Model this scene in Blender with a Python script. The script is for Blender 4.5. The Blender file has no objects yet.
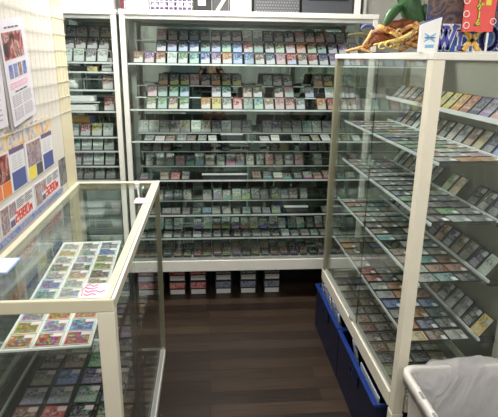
import bpy, bmesh, math, random
from mathutils import Matrix, Vector
random.seed(7)
S = bpy.context.scene
COL = S.collection
R = math.radians
PI = math.pi

# ------------------------------------------------------------------ materials
def newmat(name):
    m = bpy.data.materials.new(name); m.use_nodes = True
    nt = m.node_tree; nt.nodes.clear()
    out = nt.nodes.new('ShaderNodeOutputMaterial')
    return m, nt, out
def N(nt, t, **kw):
    n = nt.nodes.new(t)
    for k, v in kw.items():
        if k.startswith('i_'):
            key = k[2:]
            n.inputs[int(key) if key.isdigit() else key].default_value = v
        else: setattr(n, k, v)
    return n
def c4(c): return (c[0], c[1], c[2], 1.0)
def pbr(name, col, rough=.5, metal=0, spec=.5, noise=.06, scale=25, bump=0):
    m, nt, out = newmat(name)
    b = N(nt, 'ShaderNodeBsdfPrincipled'); b.inputs['Roughness'].default_value = rough
    b.inputs['Metallic'].default_value = metal; b.inputs['Specular IOR Level'].default_value = spec
    tc = N(nt, 'ShaderNodeTexCoord'); nz = N(nt, 'ShaderNodeTexNoise'); nz.inputs['Scale'].default_value = scale
    nt.links.new(tc.outputs['Object'], nz.inputs['Vector'])
    mx = N(nt, 'ShaderNodeMix', data_type='RGBA')
    mx.inputs[6].default_value = c4([max(0, v*(1-noise)) for v in col]); mx.inputs[7].default_value = c4([min(1, v*(1+noise)) for v in col])
    nt.links.new(nz.outputs['Fac'], mx.inputs[0]); nt.links.new(mx.outputs[2], b.inputs['Base Color'])
    if bump:
        bp = N(nt, 'ShaderNodeBump'); bp.inputs['Strength'].default_value = bump
        nt.links.new(nz.outputs['Fac'], bp.inputs['Height']); nt.links.new(bp.outputs[0], b.inputs['Normal'])
    nt.links.new(b.outputs[0], out.inputs[0])
    return m
def glassmat(name, tint=(.95, .98, .965), base=.038, rough=0.0):
    m, nt, out = newmat(name)
    tr = N(nt, 'ShaderNodeBsdfTransparent'); tr.inputs[0].default_value = c4(tint)
    gl = N(nt, 'ShaderNodeBsdfGlossy'); gl.inputs['Roughness'].default_value = rough; gl.inputs[0].default_value = (1, 1, 1, 1)
    lw = N(nt, 'ShaderNodeLayerWeight'); lw.inputs['Blend'].default_value = .5
    pw = N(nt, 'ShaderNodeMath', operation='POWER'); pw.inputs[1].default_value = 5
    nt.links.new(lw.outputs['Facing'], pw.inputs[0])
    ma = N(nt, 'ShaderNodeMath', operation='MULTIPLY_ADD'); ma.inputs[1].default_value = 1-base; ma.inputs[2].default_value = base
    nt.links.new(pw.outputs[0], ma.inputs[0])
    mx = N(nt, 'ShaderNodeMixShader')
    nt.links.new(ma.outputs[0], mx.inputs[0]); nt.links.new(tr.outputs[0], mx.inputs[1]); nt.links.new(gl.outputs[0], mx.inputs[2])
    nt.links.new(mx.outputs[0], out.inputs[0])
    return m
def cardmat(name, attr, border=(.025, .025, .03), sat=.28, full=False):
    """printed trading card: dark border, coloured frame, busy picture, pale text box; colour per card"""
    m, nt, out = newmat(name); L = nt.links.new
    b = N(nt, 'ShaderNodeBsdfPrincipled'); b.inputs['Roughness'].default_value = .28
    uv = N(nt, 'ShaderNodeUVMap'); sp = N(nt, 'ShaderNodeSeparateXYZ'); L(uv.outputs[0], sp.inputs[0])
    if attr:
        ca = N(nt, 'ShaderNodeAttribute', attribute_name='Col'); col = ca.outputs['Color']; rnd = ca.outputs['Alpha']
    else:
        oi = N(nt, 'ShaderNodeObjectInfo'); col = oi.outputs['Color']; rnd = oi.outputs['Random']
    def M(op, a, bb):
        n = N(nt, 'ShaderNodeMath', operation=op)
        for i, v in enumerate((a, bb)):
            if isinstance(v, (int, float)): n.inputs[i].default_value = v
            else: L(v, n.inputs[i])
        return n.outputs[0]
    def inside(v, lo, hi): return M('MULTIPLY', M('GREATER_THAN', v, lo), M('LESS_THAN', v, hi))
    def mix(f, a, bb):
        n = N(nt, 'ShaderNodeMix', data_type='RGBA')
        for i, v in ((0, f), (6, a), (7, bb)):
            if isinstance(v, (int, float)): n.inputs[i].default_value = v
            elif isinstance(v, tuple): n.inputs[i].default_value = c4(v)
            else: L(v, n.inputs[i])
        return n.outputs[2]
    x, y = sp.outputs[0], sp.outputs[1]
    inner = M('MULTIPLY', inside(x, .05, .95), inside(y, .035, .965))
    pic = M('MULTIPLY', inside(x, .1, .9), inside(y, .10 if full else .45, .92 if full else .88))
    txt = M('MULTIPLY', inside(x, .1, .9), inside(y, .08, .4))
    off = N(nt, 'ShaderNodeCombineXYZ'); r100 = M('MULTIPLY', rnd, 97.0); L(r100, off.inputs[2])
    va = N(nt, 'ShaderNodeVectorMath', operation='ADD'); L(uv.outputs[0], va.inputs[0]); L(off.outputs[0], va.inputs[1])
    nz = N(nt, 'ShaderNodeTexNoise'); nz.inputs['Scale'].default_value = 7; nz.inputs['Detail'].default_value = 4; L(va.outputs[0], nz.inputs['Vector'])
    hs = N(nt, 'ShaderNodeHueSaturation'); hs.inputs['Saturation'].default_value = sat; hs.inputs['Value'].default_value = 1.0
    L(nz.outputs['Color'], hs.inputs['Color'])
    cr = N(nt, 'ShaderNodeBrightContrast'); cr.inputs['Bright'].default_value = -.46; cr.inputs['Contrast'].default_value = 3.0
    L(hs.outputs[0], cr.inputs['Color'])
    art = mix(.3 if full else .42, cr.outputs[0], col)
    wv = N(nt, 'ShaderNodeTexNoise'); wv.inputs['Scale'].default_value = 14; L(va.outputs[0], wv.inputs['Vector'])
    text = mix(M('MULTIPLY', M('GREATER_THAN', wv.outputs['Fac'], .52), .6), mix(.5, (.66, .64, .60), col), mix(.5, (.05, .05, .05), col))
    base = mix(inner, border, col)
    base = mix(pic, base, art)
    if not full: base = mix(txt, base, text)
    L(base, b.inputs['Base Color']); L(b.outputs[0], out.inputs[0])
    return m
def objcol(name, rough=.5):
    m, nt, out = newmat(name)
    b = N(nt, 'ShaderNodeBsdfPrincipled'); b.inputs['Roughness'].default_value = rough
    oi = N(nt, 'ShaderNodeObjectInfo'); nt.links.new(oi.outputs['Color'], b.inputs['Base Color'])
    nt.links.new(b.outputs[0], out.inputs[0]); return m
def artmat(name, cols, scale=14, rough=.4, dist=1.2):
    """busy printed picture made of several inks"""
    m, nt, out = newmat(name); L = nt.links.new
    b = N(nt, 'ShaderNodeBsdfPrincipled'); b.inputs['Roughness'].default_value = rough
    tc = N(nt, 'ShaderNodeTexCoord'); nz = N(nt, 'ShaderNodeTexNoise')
    nz.inputs['Scale'].default_value = scale; nz.inputs['Detail'].default_value = 4; nz.inputs['Distortion'].default_value = dist
    L(tc.outputs['Object'], nz.inputs['Vector'])
    cr = N(nt, 'ShaderNodeValToRGB'); e = cr.color_ramp.elements
    n = len(cols)
    for i, c in enumerate(cols):
        p = .3 + .4*i/max(1, n-1)
        if i < 2: e[i].position = p; e[i].color = c4(c)
        else: q = e.new(p); q.color = c4(c)
    L(nz.outputs['Fac'], cr.inputs[0]); L(cr.outputs[0], b.inputs['Base Color']); L(b.outputs[0], out.inputs[0])
    return m
def emis(name, col, s):
    m, nt, out = newmat(name)
    e = N(nt, 'ShaderNodeEmission'); e.inputs[0].default_value = c4(col); e.inputs[1].default_value = s
    nt.links.new(e.outputs[0], out.inputs[0]); return m

def floormat():
    m, nt, out = newmat('wood_floor'); L = nt.links.new
    b = N(nt, 'ShaderNodeBsdfPrincipled'); b.inputs['Roughness'].default_value = .38
    tc = N(nt, 'ShaderNodeTexCoord')
    br = N(nt, 'ShaderNodeTexBrick'); br.offset = .37; br.inputs['Scale'].default_value = 1
    br.inputs['Brick Width'].default_value = .86; br.inputs['Row Height'].default_value = .092
    br.inputs['Mortar Size'].default_value = .0018; br.inputs['Mortar Smooth'].default_value = .2
    br.inputs['Color1'].default_value = (0, 0, 0, 1); br.inputs['Color2'].default_value = (1, 1, 1, 1); br.inputs['Mortar'].default_value = (.5, .5, .5, 1)
    L(tc.outputs['Object'], br.inputs['Vector'])
    cr = N(nt, 'ShaderNodeValToRGB'); e = cr.color_ramp.elements
    e[0].position = 0; e[0].color = (.022, .0135, .0105, 1); e[1].position = 1; e[1].color = (.062, .040, .027, 1)
    q = e.new(.5); q.color = (.037, .024, .017, 1)
    L(br.outputs['Color'], cr.inputs[0])
    mp = N(nt, 'ShaderNodeMapping'); mp.inputs['Scale'].default_value = (3, 60, 1); L(tc.outputs['Object'], mp.inputs[0])
    nz = N(nt, 'ShaderNodeTexNoise'); nz.inputs['Scale'].default_value = 1.5; nz.inputs['Detail'].default_value = 5; L(mp.outputs[0], nz.inputs['Vector'])
    mr = N(nt, 'ShaderNodeMapRange'); mr.inputs[1].default_value = .3; mr.inputs[2].default_value = .7; mr.inputs[3].default_value = .65; mr.inputs[4].default_value = 1.3
    L(nz.outputs['Fac'], mr.inputs[0])
    mx = N(nt, 'ShaderNodeMix', data_type='RGBA', blend_type='MULTIPLY'); mx.inputs[0].default_value = 1
    L(cr.outputs[0], mx.inputs[6]); L(mr.outputs[0], mx.inputs[7])
    m2 = N(nt, 'ShaderNodeMix', data_type='RGBA'); m2.inputs[7].default_value = (.008, .005, .004, 1)
    L(br.outputs['Fac'], m2.inputs[0]); L(mx.outputs[2], m2.inputs[6]); L(m2.outputs[2], b.inputs['Base Color'])
    L(b.outputs[0], out.inputs[0]); return m

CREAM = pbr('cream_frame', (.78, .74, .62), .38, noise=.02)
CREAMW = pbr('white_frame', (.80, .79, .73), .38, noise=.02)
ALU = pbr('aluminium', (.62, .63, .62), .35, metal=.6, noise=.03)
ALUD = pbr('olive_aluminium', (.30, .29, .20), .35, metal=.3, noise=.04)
EDGE = pbr('shelf_edge', (.78, .81, .84), .3, noise=.02)
BLACK = pbr('black_plastic', (.012, .012, .014), .5)
BLACKG = pbr('black_seal', (.015, .017, .016), .4)
WHITE = pbr('white_paper', (.86, .86, .86), .6, noise=.02)
WALL = pbr('wall_white', (.67, .64, .575), .8, noise=.02)
WALLB = pbr('wall_grey', (.58, .57, .53), .8, noise=.03)
CEIL = pbr('ceiling_white', (.88, .88, .86), .9, noise=.02)
YELL = pbr('cream_trim', (.72, .66, .46), .55, noise=.02)
WIRE = pbr('grid_wire', (.60, .57, .50), .4, noise=.02)
GLASS = glassmat('clear_glass')
GLASSS = glassmat('shelf_glass', (.90, .95, .93), .04)
SLEEVEP = glassmat('clear_sleeve', (.95, .92, .97), .03, .08)
FLOOR = floormat()
CARD_O = cardmat('card_print', False); CARD_W = cardmat('white_bordered_print', False, (.80, .80, .80), 1.0, True); CARD_A = cardmat('card_print_small', True, sat=.25)
SLEEVE = pbr('card_sleeve', (.05, .055, .06), .25)
LAB = objcol('price_label')
TINT = objcol('tinted_plastic', .45)
BLUE = pbr('blue_plastic', (.005, .009, .036), .38)
BLUEL = pbr('blue_rim', (.008, .034, .19), .35)
GREYP = pbr('bin_plastic', (.56, .55, .53), .42)
LAMP = emis('lamp_tube', (1, .97, .92), 14)
PINK = pbr('pink_ink', (.85, .28, .46), .6)
RED = pbr('red_ink', (.82, .06, .035), .55)
DKBLUE = pbr('blue_ink', (.09, .12, .32), .5)
ORANGE = pbr('orange_ink', (.80, .22, .05), .5)
YELLOW = pbr('yellow_ink', (.85, .70, .08), .5)
DKGREY = pbr('grey_ink', (.10, .10, .11), .5)
MIDG = pbr('mid_grey_ink', (.42, .42, .44), .6)
PURPLE = pbr('purple_ink', (.17, .12, .24), .5)
def mirror():
    m, nt, out = newmat('mirror_back')
    g = N(nt, 'ShaderNodeBsdfGlossy'); g.inputs['Roughness'].default_value = .02; g.inputs[0].default_value = (.33, .385, .385, 1)
    nt.links.new(g.outputs[0], out.inputs[0]); return m
MIRROR = mirror()

# ------------------------------------------------------------------ mesh builder
class MB:
    def __init__(s): s.bm = bmesh.new(); s.uv = None
    def box(s, x0, x1, y0, y1, z0, z1, mi=0, M=None):
        vs = [s.bm.verts.new((x, y, z)) for x in (x0, x1) for y in (y0, y1) for z in (z0, z1)]
        if M is not None:
            for v in vs: v.co = M @ v.co
        for f in ((0, 1, 3, 2), (4, 6, 7, 5), (0, 4, 5, 1), (2, 3, 7, 6), (0, 2, 6, 4), (1, 5, 7, 3)):
            fc = s.bm.faces.new([vs[i] for i in f]); fc.material_index = mi
        return s
    def bar(s, a, b, w, d, up=(0, 0, 1), mi=0):
        a, b = Vector(a), Vector(b); z = (b-a); L = z.length; z.normalize()
        u = Vector(up)
        if abs(z.dot(u)) > .95: u = Vector((1, 0, 0))
        x = u.cross(z).normalized(); y = z.cross(x)
        M = Matrix.Translation(a) @ Matrix((x, y, z)).transposed().to_4x4()
        return s.box(-w/2, w/2, -d/2, d/2, 0, L, mi, M)
    def tube(s, pts, rad, n=8, mi=0, cap=True):
        pts = [Vector(p) for p in pts]
        if isinstance(rad, (int, float)): rad = [rad]*len(pts)
        rings = []; prev = None
        for i, p in enumerate(pts):
            t = (pts[min(i+1, len(pts)-1)] - pts[max(i-1, 0)]).normalized()
            u = prev if prev is not None else (Vector((0, 0, 1)) if abs(t.z) < .9 else Vector((1, 0, 0)))
            x = (u - t*u.dot(t)).normalized(); prev = x; y = t.cross(x)
            rings.append([s.bm.verts.new(p + (x*math.cos(2*PI*k/n) + y*math.sin(2*PI*k/n))*rad[i]) for k in range(n)])
        for i in range(len(rings)-1):
            for k in range(n):
                f = s.bm.faces.new((rings[i][k], rings[i][(k+1) % n], rings[i+1][(k+1) % n], rings[i+1][k])); f.material_index = mi; f.smooth = True
        if cap:
            s.bm.faces.new(rings[0][::-1]).material_index = mi; s.bm.faces.new(rings[-1]).material_index = mi
        return s
    def prism(s, pts, z0, z1, mi=0, M=None):
        """outline in x,y extruded in z"""
        a = [s.bm.verts.new((p[0], p[1], z0)) for p in pts]; b = [s.bm.verts.new((p[0], p[1], z1)) for p in pts]
        if M is not None:
            for v in a+b: v.co = M @ v.co
        n = len(pts)
        s.bm.faces.new(a[::-1]).material_index = mi; s.bm.faces.new(b).material_index = mi
        for i in range(n):
            s.bm.faces.new((a[i], a[(i+1) % n], b[(i+1) % n], b[i])).material_index = mi
        return s
    def loft(s, rings, mi=0, cap0=True, cap1=False, smooth=True):
        R_ = [[s.bm.verts.new(p) for p in r] for r in rings]; n = len(rings[0])
        for i in range(len(R_)-1):
            for k in range(n):
                f = s.bm.faces.new((R_[i][k], R_[i][(k+1) % n], R_[i+1][(k+1) % n], R_[i+1][k])); f.material_index = mi; f.smooth = smooth
        if cap0: s.bm.faces.new(R_[0][::-1]).material_index = mi
        if cap1: s.bm.faces.new(R_[-1]).material_index = mi
        return s
    def build(s, name, mats, parent=None, bevel=0, kind=None):
        bmesh.ops.recalc_face_normals(s.bm, faces=s.bm.faces)
        me = bpy.data.meshes.new(name); s.bm.to_mesh(me); s.bm.free()
        for m in (mats if isinstance(mats, (list, tuple)) else [mats]): me.materials.append(m)
        o = bpy.data.objects.new(name, me); COL.objects.link(o)
        if parent is not None:
            o.parent = parent
            if parent.type == 'EMPTY' or True: o.matrix_parent_inverse = parent_world(parent).inverted()
        if bevel:
            b = o.modifiers.new('soft_edges', 'BEVEL'); b.width = bevel; b.segments = 2; b.limit_method = 'ANGLE'
        if kind: o['kind'] = kind
        return o
def parent_world(p):
    M = Matrix.LocRotScale(p.location, p.rotation_euler, p.scale)
    if p.parent: return parent_world(p.parent) @ p.matrix_parent_inverse @ M
    return M
def B(*a): return MB().box(*a)
def tag(o, label, cat, group=None, kind=None):
    o['label'] = label; o['category'] = cat
    if group: o['group'] = group
    if kind: o['kind'] = kind
    return o
def empty(name, loc, label, cat, group=None):
    o = bpy.data.objects.new(name, None); COL.objects.link(o); o.location = loc; o.empty_display_size = .05
    return tag(o, label, cat, group)
def struct(name, mb, mat, bevel=0): return mb.build(name, mat, None, bevel, 'structure')

# ------------------------------------------------------------------ camera
f_, pit, yaw, rol, CH = 498.6534, .2943, .0843, .0142, 1.5971
r_ = Vector((math.cos(yaw), -math.sin(yaw), 0)); fh = Vector((math.sin(yaw), math.cos(yaw), 0))
fw = fh*math.cos(pit) - Vector((0, 0, math.sin(pit))); up = fh*math.sin(pit) + Vector((0, 0, math.cos(pit)))
rx = r_*math.cos(rol) + up*math.sin(rol); ux = up*math.cos(rol) - r_*math.sin(rol)
cam = bpy.data.objects.new('camera', bpy.data.cameras.new('camera')); COL.objects.link(cam)
cam.matrix_world = Matrix.Translation((0, 0, CH)) @ Matrix((rx, ux, -fw)).transposed().to_4x4()
cam.data.sensor_width = 36; cam.data.lens = 36*f_/498; cam.data.clip_start = .005
S.camera = cam
def px(p):
    d = Vector(p) - Vector((0, 0, CH)); k = f_/max(1e-3, d.dot(fw))
    return (249+d.dot(rx)*k, 208.5-d.dot(ux)*k)

# ------------------------------------------------------------------ room
struct('floor', B(-1.2, 1.6, -2.0, 3.7, -.05, 0), FLOOR)
struct('ceiling', B(-1.2, 1.6, -2.0, 3.7, 2.5, 2.55), CEIL)
struct('wall_back', B(-1.2, 1.6, 3.6, 3.65, 0, 2.5), WALLB)
struct('wall_right', B(1.5, 1.55, -2.0, 3.6, 0, 2.5), WALLB)
struct('wall_rear', B(-1.0, 1.5, -2.0, -1.95, 0, 2.5), WALLB)
struct('wall_left', B(-.76, -.66, -1.95, 2.33, 0, 2.5), WALL)
struct('trim_1', B(-.765, -.655, 2.33, 2.5, 0, 2.5), YELL, .004)
struct('wall_alcove', B(-1.05, -1.0, 2.5, 3.6, 0, 2.5), WALLB)
struct('baseboard_back', B(-1.0, 1.5, 3.588, 3.6, 0, .06), BLACK)
for i, (x, m) in enumerate(((1.0, WHITE), (1.045, BLACK), (1.075, WHITE))):
    o = MB().tube([(x, 3.57, 1.2), (x, 3.57, 2.5)], .011, 10).build('wall_pipe', m)
    tag(o, ['thin white pipe on grey wall, leftmost above wide showcase', 'thin black pipe on grey wall between two white pipes', 'thin white pipe on grey wall, right of black pipe'][i], 'pipe', 'pipes on the back wall')

struct('rear_panel_1', B(-.62, .02, -1.949, -1.93, 0, 2.05), pbr('rear_teal_panel', (.14, .19, .19), .5))  # added teal-grey panel, darkens the rear wall in the mirror's reflection
# ceiling fluorescent fixtures (the room's lamps)
def fixture(x, y, label, power, L=1.2, along='x'):
    t = empty('ceiling_light', (x, y, 2.5), label, 'ceiling light', 'fluorescent ceiling lights')
    hx, hy = (L/2, .09) if along == 'x' else (.09, L/2)
    B(x-hx, x+hx, y-hy, y+hy, 2.455, 2.5).build('housing', WHITE, t)
    for s in (-.04, .04):
        a, b = ((x-hx+.03, y+s, 2.44), (x+hx-.03, y+s, 2.44)) if along == 'x' else ((x+s, y-hy+.03, 2.44), (x+s, y+hy-.03, 2.44))
        MB().tube([a, b], .014, 10).build('tube', LAMP, t)
    ld = bpy.data.lights.new('tube_glow', 'AREA'); ld.shape = 'RECTANGLE'; ld.energy = power; ld.color = (1, .97, .915)
    ld.size, ld.size_y = (L, .16) if along == 'x' else (.16, L)
    lo = bpy.data.objects.new('tube_glow', ld); COL.objects.link(lo); lo.location = (x, y, 2.42)
fixture(-.10, 2.42, 'twin tube ceiling light above the aisle by the wide showcase', 34)
fixture(.25, .45, 'twin tube ceiling light above the front of the shop', 20)
fixture(.3, -1.1, 'twin tube ceiling light behind the photographer', 9)

# ------------------------------------------------------------------ showcases
def showcase(name, label, x0, x1, y0, y1, z0, z1, frame, shelves, doors=None, group=None, post=.03, rail=.075, legs=BLACK):
    """upright glass cabinet with its front towards -y, mirrored back"""
    t = empty(name, ((x0+x1)/2, (y0+y1)/2, 0), label, 'showcase', group)
    for x in (x0, x1-post):
        for y in (y0, y1-post): B(x, x+post, y, y+post, z0, z1).build('post', frame, t, .002)
    B(x0-.002, x1+.002, y0-.004, y1, z1-.028, z1).build('top_frame', frame, t, .003)
    B(x0+post, x1-post, y0+.008, y0+.022, z1-.05, z1-.028).build('door_track', ALU, t)
    B(x0-.002, x1+.002, y0-.004, y1, z0, z0+rail).build('bottom_rail', frame, t, .003)
    B(x0+post, x1-post, y0+.004, y0+.026, z0+rail, z0+rail+.014).build('lower_track', ALU, t)
    for x in (x0+.008, x1-.014): B(x, x+.006, y0+post, y1-post, z0+rail, z1-.028).build('side_glass', GLASS, t)
    B(x0+post, x1-post, y1-.022, y1-.016, z0+rail, z1-.03).build('mirror_panel', MIRROR, t)
    B(x0+.004, x1-.004, y1-.014, y1-.002, z0+rail, z1-.03).build('back_panel', WALLB, t)
    if doors:
        xm = (x0+x1)/2
        for i, (a, b, yy) in enumerate(((x0+post, xm+.02, y0+.009), (xm-.02, x1-post, y0+.017))):
            d = B(a, b, yy, yy+.005, z0+rail+.014, z1-.05).build('sliding_door', GLASS, t)
    else: B(x0+post, x1-post, y0+.011, y0+.016, z0+rail+.014, z1-.05).build('front_glass', GLASS, t)
    for z, dep in shelves:
        s = B(x0+post+.002, x1-post-.002, y0+.032, y0+.032+dep, z-.007, z-.001).build('shelf', GLASSS, t)
        B(x0+post+.002, x1-post-.002, y0+.027, y0+.032, z-.009, z+.0005).build('edge_strip', EDGE, s)
    for x in (x0+.02, x1-.06):
        for y in (y0+.1, y1-.06): B(x, x+.04, y, y+.04, 0, z0).build('leg', legs, t)
    return t
WX0, WX1, WY0, WY1 = -.494, 1.006, 3.055, 3.455
ZS = dict(top=1.556, second=1.29, third=1.097, fourth=.85, fifth=.619, sixth=.46)
wide = showcase('wide_showcase', 'wide white-framed glass showcase with mirrored back along the far wall',
    WX0, WX1, WY0, WY1, .237, 1.848, CREAMW, [(z, .33) for z in ZS.values()], True)
def step(parent, x0, x1, y0, y1, z, legs=True):
    s = B(x0, x1, y0, y1, z-.005, z-.001).build('display_step', GLASSS, parent)
    B(x0, x1, y0-.003, y0, z-.006, z).build('edge_strip', EDGE, s)
    for x in (x0+.004, (x0+x1)/2, x1-.012) if legs else (): B(x, x+.008, (y0+y1)/2-.005, (y0+y1)/2+.005, z-.066, z-.005).build('step_leg', ALU, s)
for zb in (ZS['top'], ZS['second']):
    for k in (1, 2): step(wide, -.44, .96, 3.168+.07*(k-1), 3.168+.07*(k-1)+.068, zb+.067*k)
for zb, y, h in ((ZS['third'], 3.2, .036), (ZS['fourth'], 3.218, .064), (ZS['fourth'], 3.298, .146), (ZS['fifth'], 3.245, .052)): step(wide, -.44, .96, y, y+.075, zb+h)
NX0, NX1 = -.90, -.513
NZ = [1.559, 1.505, 1.402, 1.276, 1.122, 1.036, .942, .885]
narrow = showcase('narrow_showcase', 'narrow white-framed showcase of pale cards behind the poster wall', NX0, NX1, 3.06, 3.455, .237, 1.846, CREAMW,
    [(NZ[0], .33), (NZ[1], .25), (NZ[2], .25), (NZ[3], .3), (NZ[4], .3), (NZ[5], .3), (NZ[6], .3), (.853, .3)])
for k in (1, 2): step(narrow, -.865, -.57, 3.168+.07*(k-1), 3.168+.07*(k-1)+.068, NZ[0]+.067*k)
step(narrow, -.865, -.62, 3.20, 3.27, 1.192); step(narrow, -.865, -.62, 3.12, 3.2, 1.464)

# tall case on the right (faces the aisle, -x)
TX0, TX1, TY0, TY1 = .674, 1.095, 1.507, 2.70
tall = empty('tall_showcase', (.88, 2.1, 0), 'tall cream-framed glass showcase of flat cards beside the aisle', 'showcase')
for x in (TX0, TX1-.045):
    for y in (TY0, TY1-.035):
        w = .039
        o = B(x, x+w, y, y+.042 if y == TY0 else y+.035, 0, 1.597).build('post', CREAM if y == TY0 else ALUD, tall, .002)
        if y == TY0: B(x-.002, x+w+.002, y-.002, y+.044, 0, .33).build('leg', CREAM, o, .002)
mb = MB()
mb.box(TX0-.002, TX1, TY0-.003, TY0+.04, 1.597, 1.62); mb.box(TX0-.002, TX1, TY1-.04, TY1+.002, 1.597, 1.62)
mb.box(TX0-.002, TX0+.035, TY0+.04, TY1-.04, 1.597, 1.62); mb.box(TX1-.035, TX1, TY0+.04, TY1-.04, 1.597, 1.62)
mb.build('top_frame', CREAMW, tall, .003)
B(TX0+.035, TX1-.035, TY0+.04, TY1-.04, 1.606, 1.616).build('top_panel', GLASS, tall)  # unseen top, made clear glass so ceiling light reaches the cards
mb = MB(); mb.box(TX0-.004, TX0+.03, TY0+.044, TY1, .335, .398); mb.box(TX0+.03, TX1, TY1-.03, TY1, .335, .398)
mb.box(TX0+.045, TX1-.045, TY0, TY0+.03, .335, .398); mb.box(TX1-.03, TX1, TY0+.042, TY1-.035, .335, .398)
mb.build('bottom_rail', CREAM, tall, .003)
B(TX0+.004, TX0+.018, TY0+.044, TY1-.036, .398, .408).build('door_track', ALU, tall)
B(TX0+.03, TX1-.03, TY0+.03, TY1-.03, .345, .365).build('base_panel', pbr('base_board', (.20, .19, .17), .4), tall)
B(TX0+.006, TX0+.011, TY0+.042, 2.05, .408, 1.597).build('side_glass', GLASS, tall)
d2 = B(TX0+.013, TX0+.018, 2.03, TY1-.036, .408, 1.597).build('side_glass', GLASS, tall)
B(TX0+.0115, TX0+.0128, 2.034, 2.044, .408, 1.597).build('door_seal', BLACKG, tall)
B(TX0-.004, TX0+.004, 2.07, 2.11, .398, .416).build('lock', ALU, tall, .002)
B(TX0+.045, TX1-.045, TY0+.006, TY0+.011, .398, 1.597).build('front_glass', GLASS, tall)
B(TX0+.045, TX1-.045, TY1-.016, TY1-.011, .398, 1.597).build('end_glass', GLASS, tall)
B(TX1-.02, TX1-.006, TY0+.042, TY1-.036, .398, 1.597).build('back_panel', pbr('case_back', (.29, .28, .24), .6), tall)
TZ = {'second shelf': 1.28, 'third shelf': 1.073, 'fourth shelf': .85, 'lowest shelf': .617}
TXL = {'second shelf': .738, 'third shelf': .738, 'fourth shelf': .724, 'lowest shelf': .716}
for k, z in TZ.items():
    s = B(TXL[k]+.006, 1.07, TY0+.022, 2.67, z-.007, z-.001).build('shelf', GLASSS, tall)
    B(TXL[k], TXL[k]+.006, TY0+.022, 2.67, z-.010, z).build('edge_strip', EDGE, s)
    B(.974, .982, TY0+.022, 2.67, z-.001, z+.008).build('card_ledge', EDGE, s)
    for y in (1.56, 2.62): B(1.0, 1.07, y, y+.012, z-.03, z-.008).build('bracket', BLACK, s)
s = B(.955, 1.07, 1.575, 2.65, 1.398, 1.404).build('shelf', GLASSS, tall); B(.949, .955, 1.575, 2.65, 1.396, 1.412).build('edge_strip', EDGE, s)

# glass counter on the left
CX0, CX1, CY0, CY1, CZ = -.652, -.246, 1.18, 2.463, .997
ctr = empty('glass_counter', (-.45, 1.82, 0), 'low cream-framed glass counter against the poster wall', 'display counter')
mb = MB(); t_ = .036
mb.box(CX0, CX1, CY0, CY0+.014, CZ-.036, CZ); mb.box(CX0, CX1, CY1-.03, CY1, CZ-.036, CZ)
mb.box(CX1-.034, CX1, CY0+.014, CY1-.03, CZ-.036, CZ); mb.box(CX0, CX0+.022, CY0+.014, CY1-.03, CZ-.036, CZ)
mb.build('top_frame', pbr('counter_cream', (.63, .595, .45), .5, noise=.02), ctr, .003)
MB().box(CX1-.006, CX1+.002, CY0+.004, CY1-.004, CZ-.004, CZ+.0015).build('trim_strip', WHITE, ctr)  # outer aluminium strip with its glare painted white
MB().box(CX1-.0085, CX1-.006, CY0+.004, CY1-.004, CZ-.004, CZ+.0008).build('groove', BLACKG, ctr)
B(CX0+.022, CX1-.034, CY0+.014, CY1-.03, CZ-.012, CZ-.004).build('top_glass', GLASS, ctr)
B(CX1-.045, CX1, CY0, CY0+.035, 0, CZ-.036).build('post', CREAM, ctr, .002)
B(CX0, CX0+.035, CY0, CY0+.035, 0, CZ-.036).build('post', CREAM, ctr, .002)
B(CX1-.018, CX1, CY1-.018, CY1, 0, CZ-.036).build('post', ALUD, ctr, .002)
B(CX0, CX0+.03, CY1-.03, CY1, 0, CZ-.036).build('post', CREAM, ctr, .002)
mb = MB(); mb.box(CX1-.03, CX1, CY0+.035, CY1-.018, .0, .045); mb.box(CX0+.035, CX1-.045, CY0, CY0+.03, 0, .045); mb.box(CX0+.03, CX1-.018, CY1-.03, CY1, 0, .045); mb.box(CX0, CX0+.03, CY0+.035, CY1-.03, 0, .045)
mb.build('bottom_rail', CREAMW, ctr, .003)
B(CX1-.012, CX1-.006, CY0+.035, CY1-.018, .045, .056).build('door_track', ALU, ctr)
B(CX1-.011, CX1-.006, CY0+.036, 1.655, .056, CZ-.036).build('side_glass', GLASS, ctr)
B(CX1-.018, CX1-.013, 1.615, CY1-.02, .056, CZ-.036).build('side_glass', GLASS, ctr)
B(CX1-.0128, CX1-.0112, 1.617, 1.625, .056, CZ-.036).build('door_seal', BLACKG, ctr)
B(CX1-.034, CX1-.019, 1.600, 1.640, .056, CZ-.036).build('mullion', pbr('grey_mullion', (.20, .22, .22), .4), ctr)
B(CX0+.035, CX1-.045, CY0+.010, CY0+.015, .045, CZ-.036).build('front_glass', GLASS, ctr)
B(CX0+.03, CX1-.018, CY1-.012, CY1-.007, .045, CZ-.036).build('end_glass', GLASS, ctr)
B(CX0+.004, CX0+.009, CY0+.036, CY1-.03, .045, CZ-.036).build('back_glass', GLASS, ctr)
B(CX0+.010, CX0+.014, CY0+.04, CY1-.035, .046, .60).build('dark_backing', pbr('counter_dark_backing', (.045, .045, .045), .6), ctr)  # added dark sheet, hides the lit wall so the lower counter reads dark
B(CX0+.03, CX1-.03, CY0+.03, CY1-.03, .03, .045).build('base_panel', pbr('counter_base', (.06, .055, .05), .5), ctr)
s = B(-.632, -.283, 1.235, 2.42, .546, .552).build('shelf', GLASSS, ctr)
B(-.283, -.277, 1.235, 2.42, .544, .554).build('edge_strip', ALU, s); B(-.638, -.632, 1.235, 2.42, .544, .554).build('edge_strip', ALU, s)
s = B(-.635, -.29, 1.232, 2.1, .806, .812).build('shelf', GLASSS, ctr)
for y in (1.3, 2.05): B(CX0+.009, -.29, y, y+.012, .794, .806).build('bracket', ALU, s)

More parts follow.
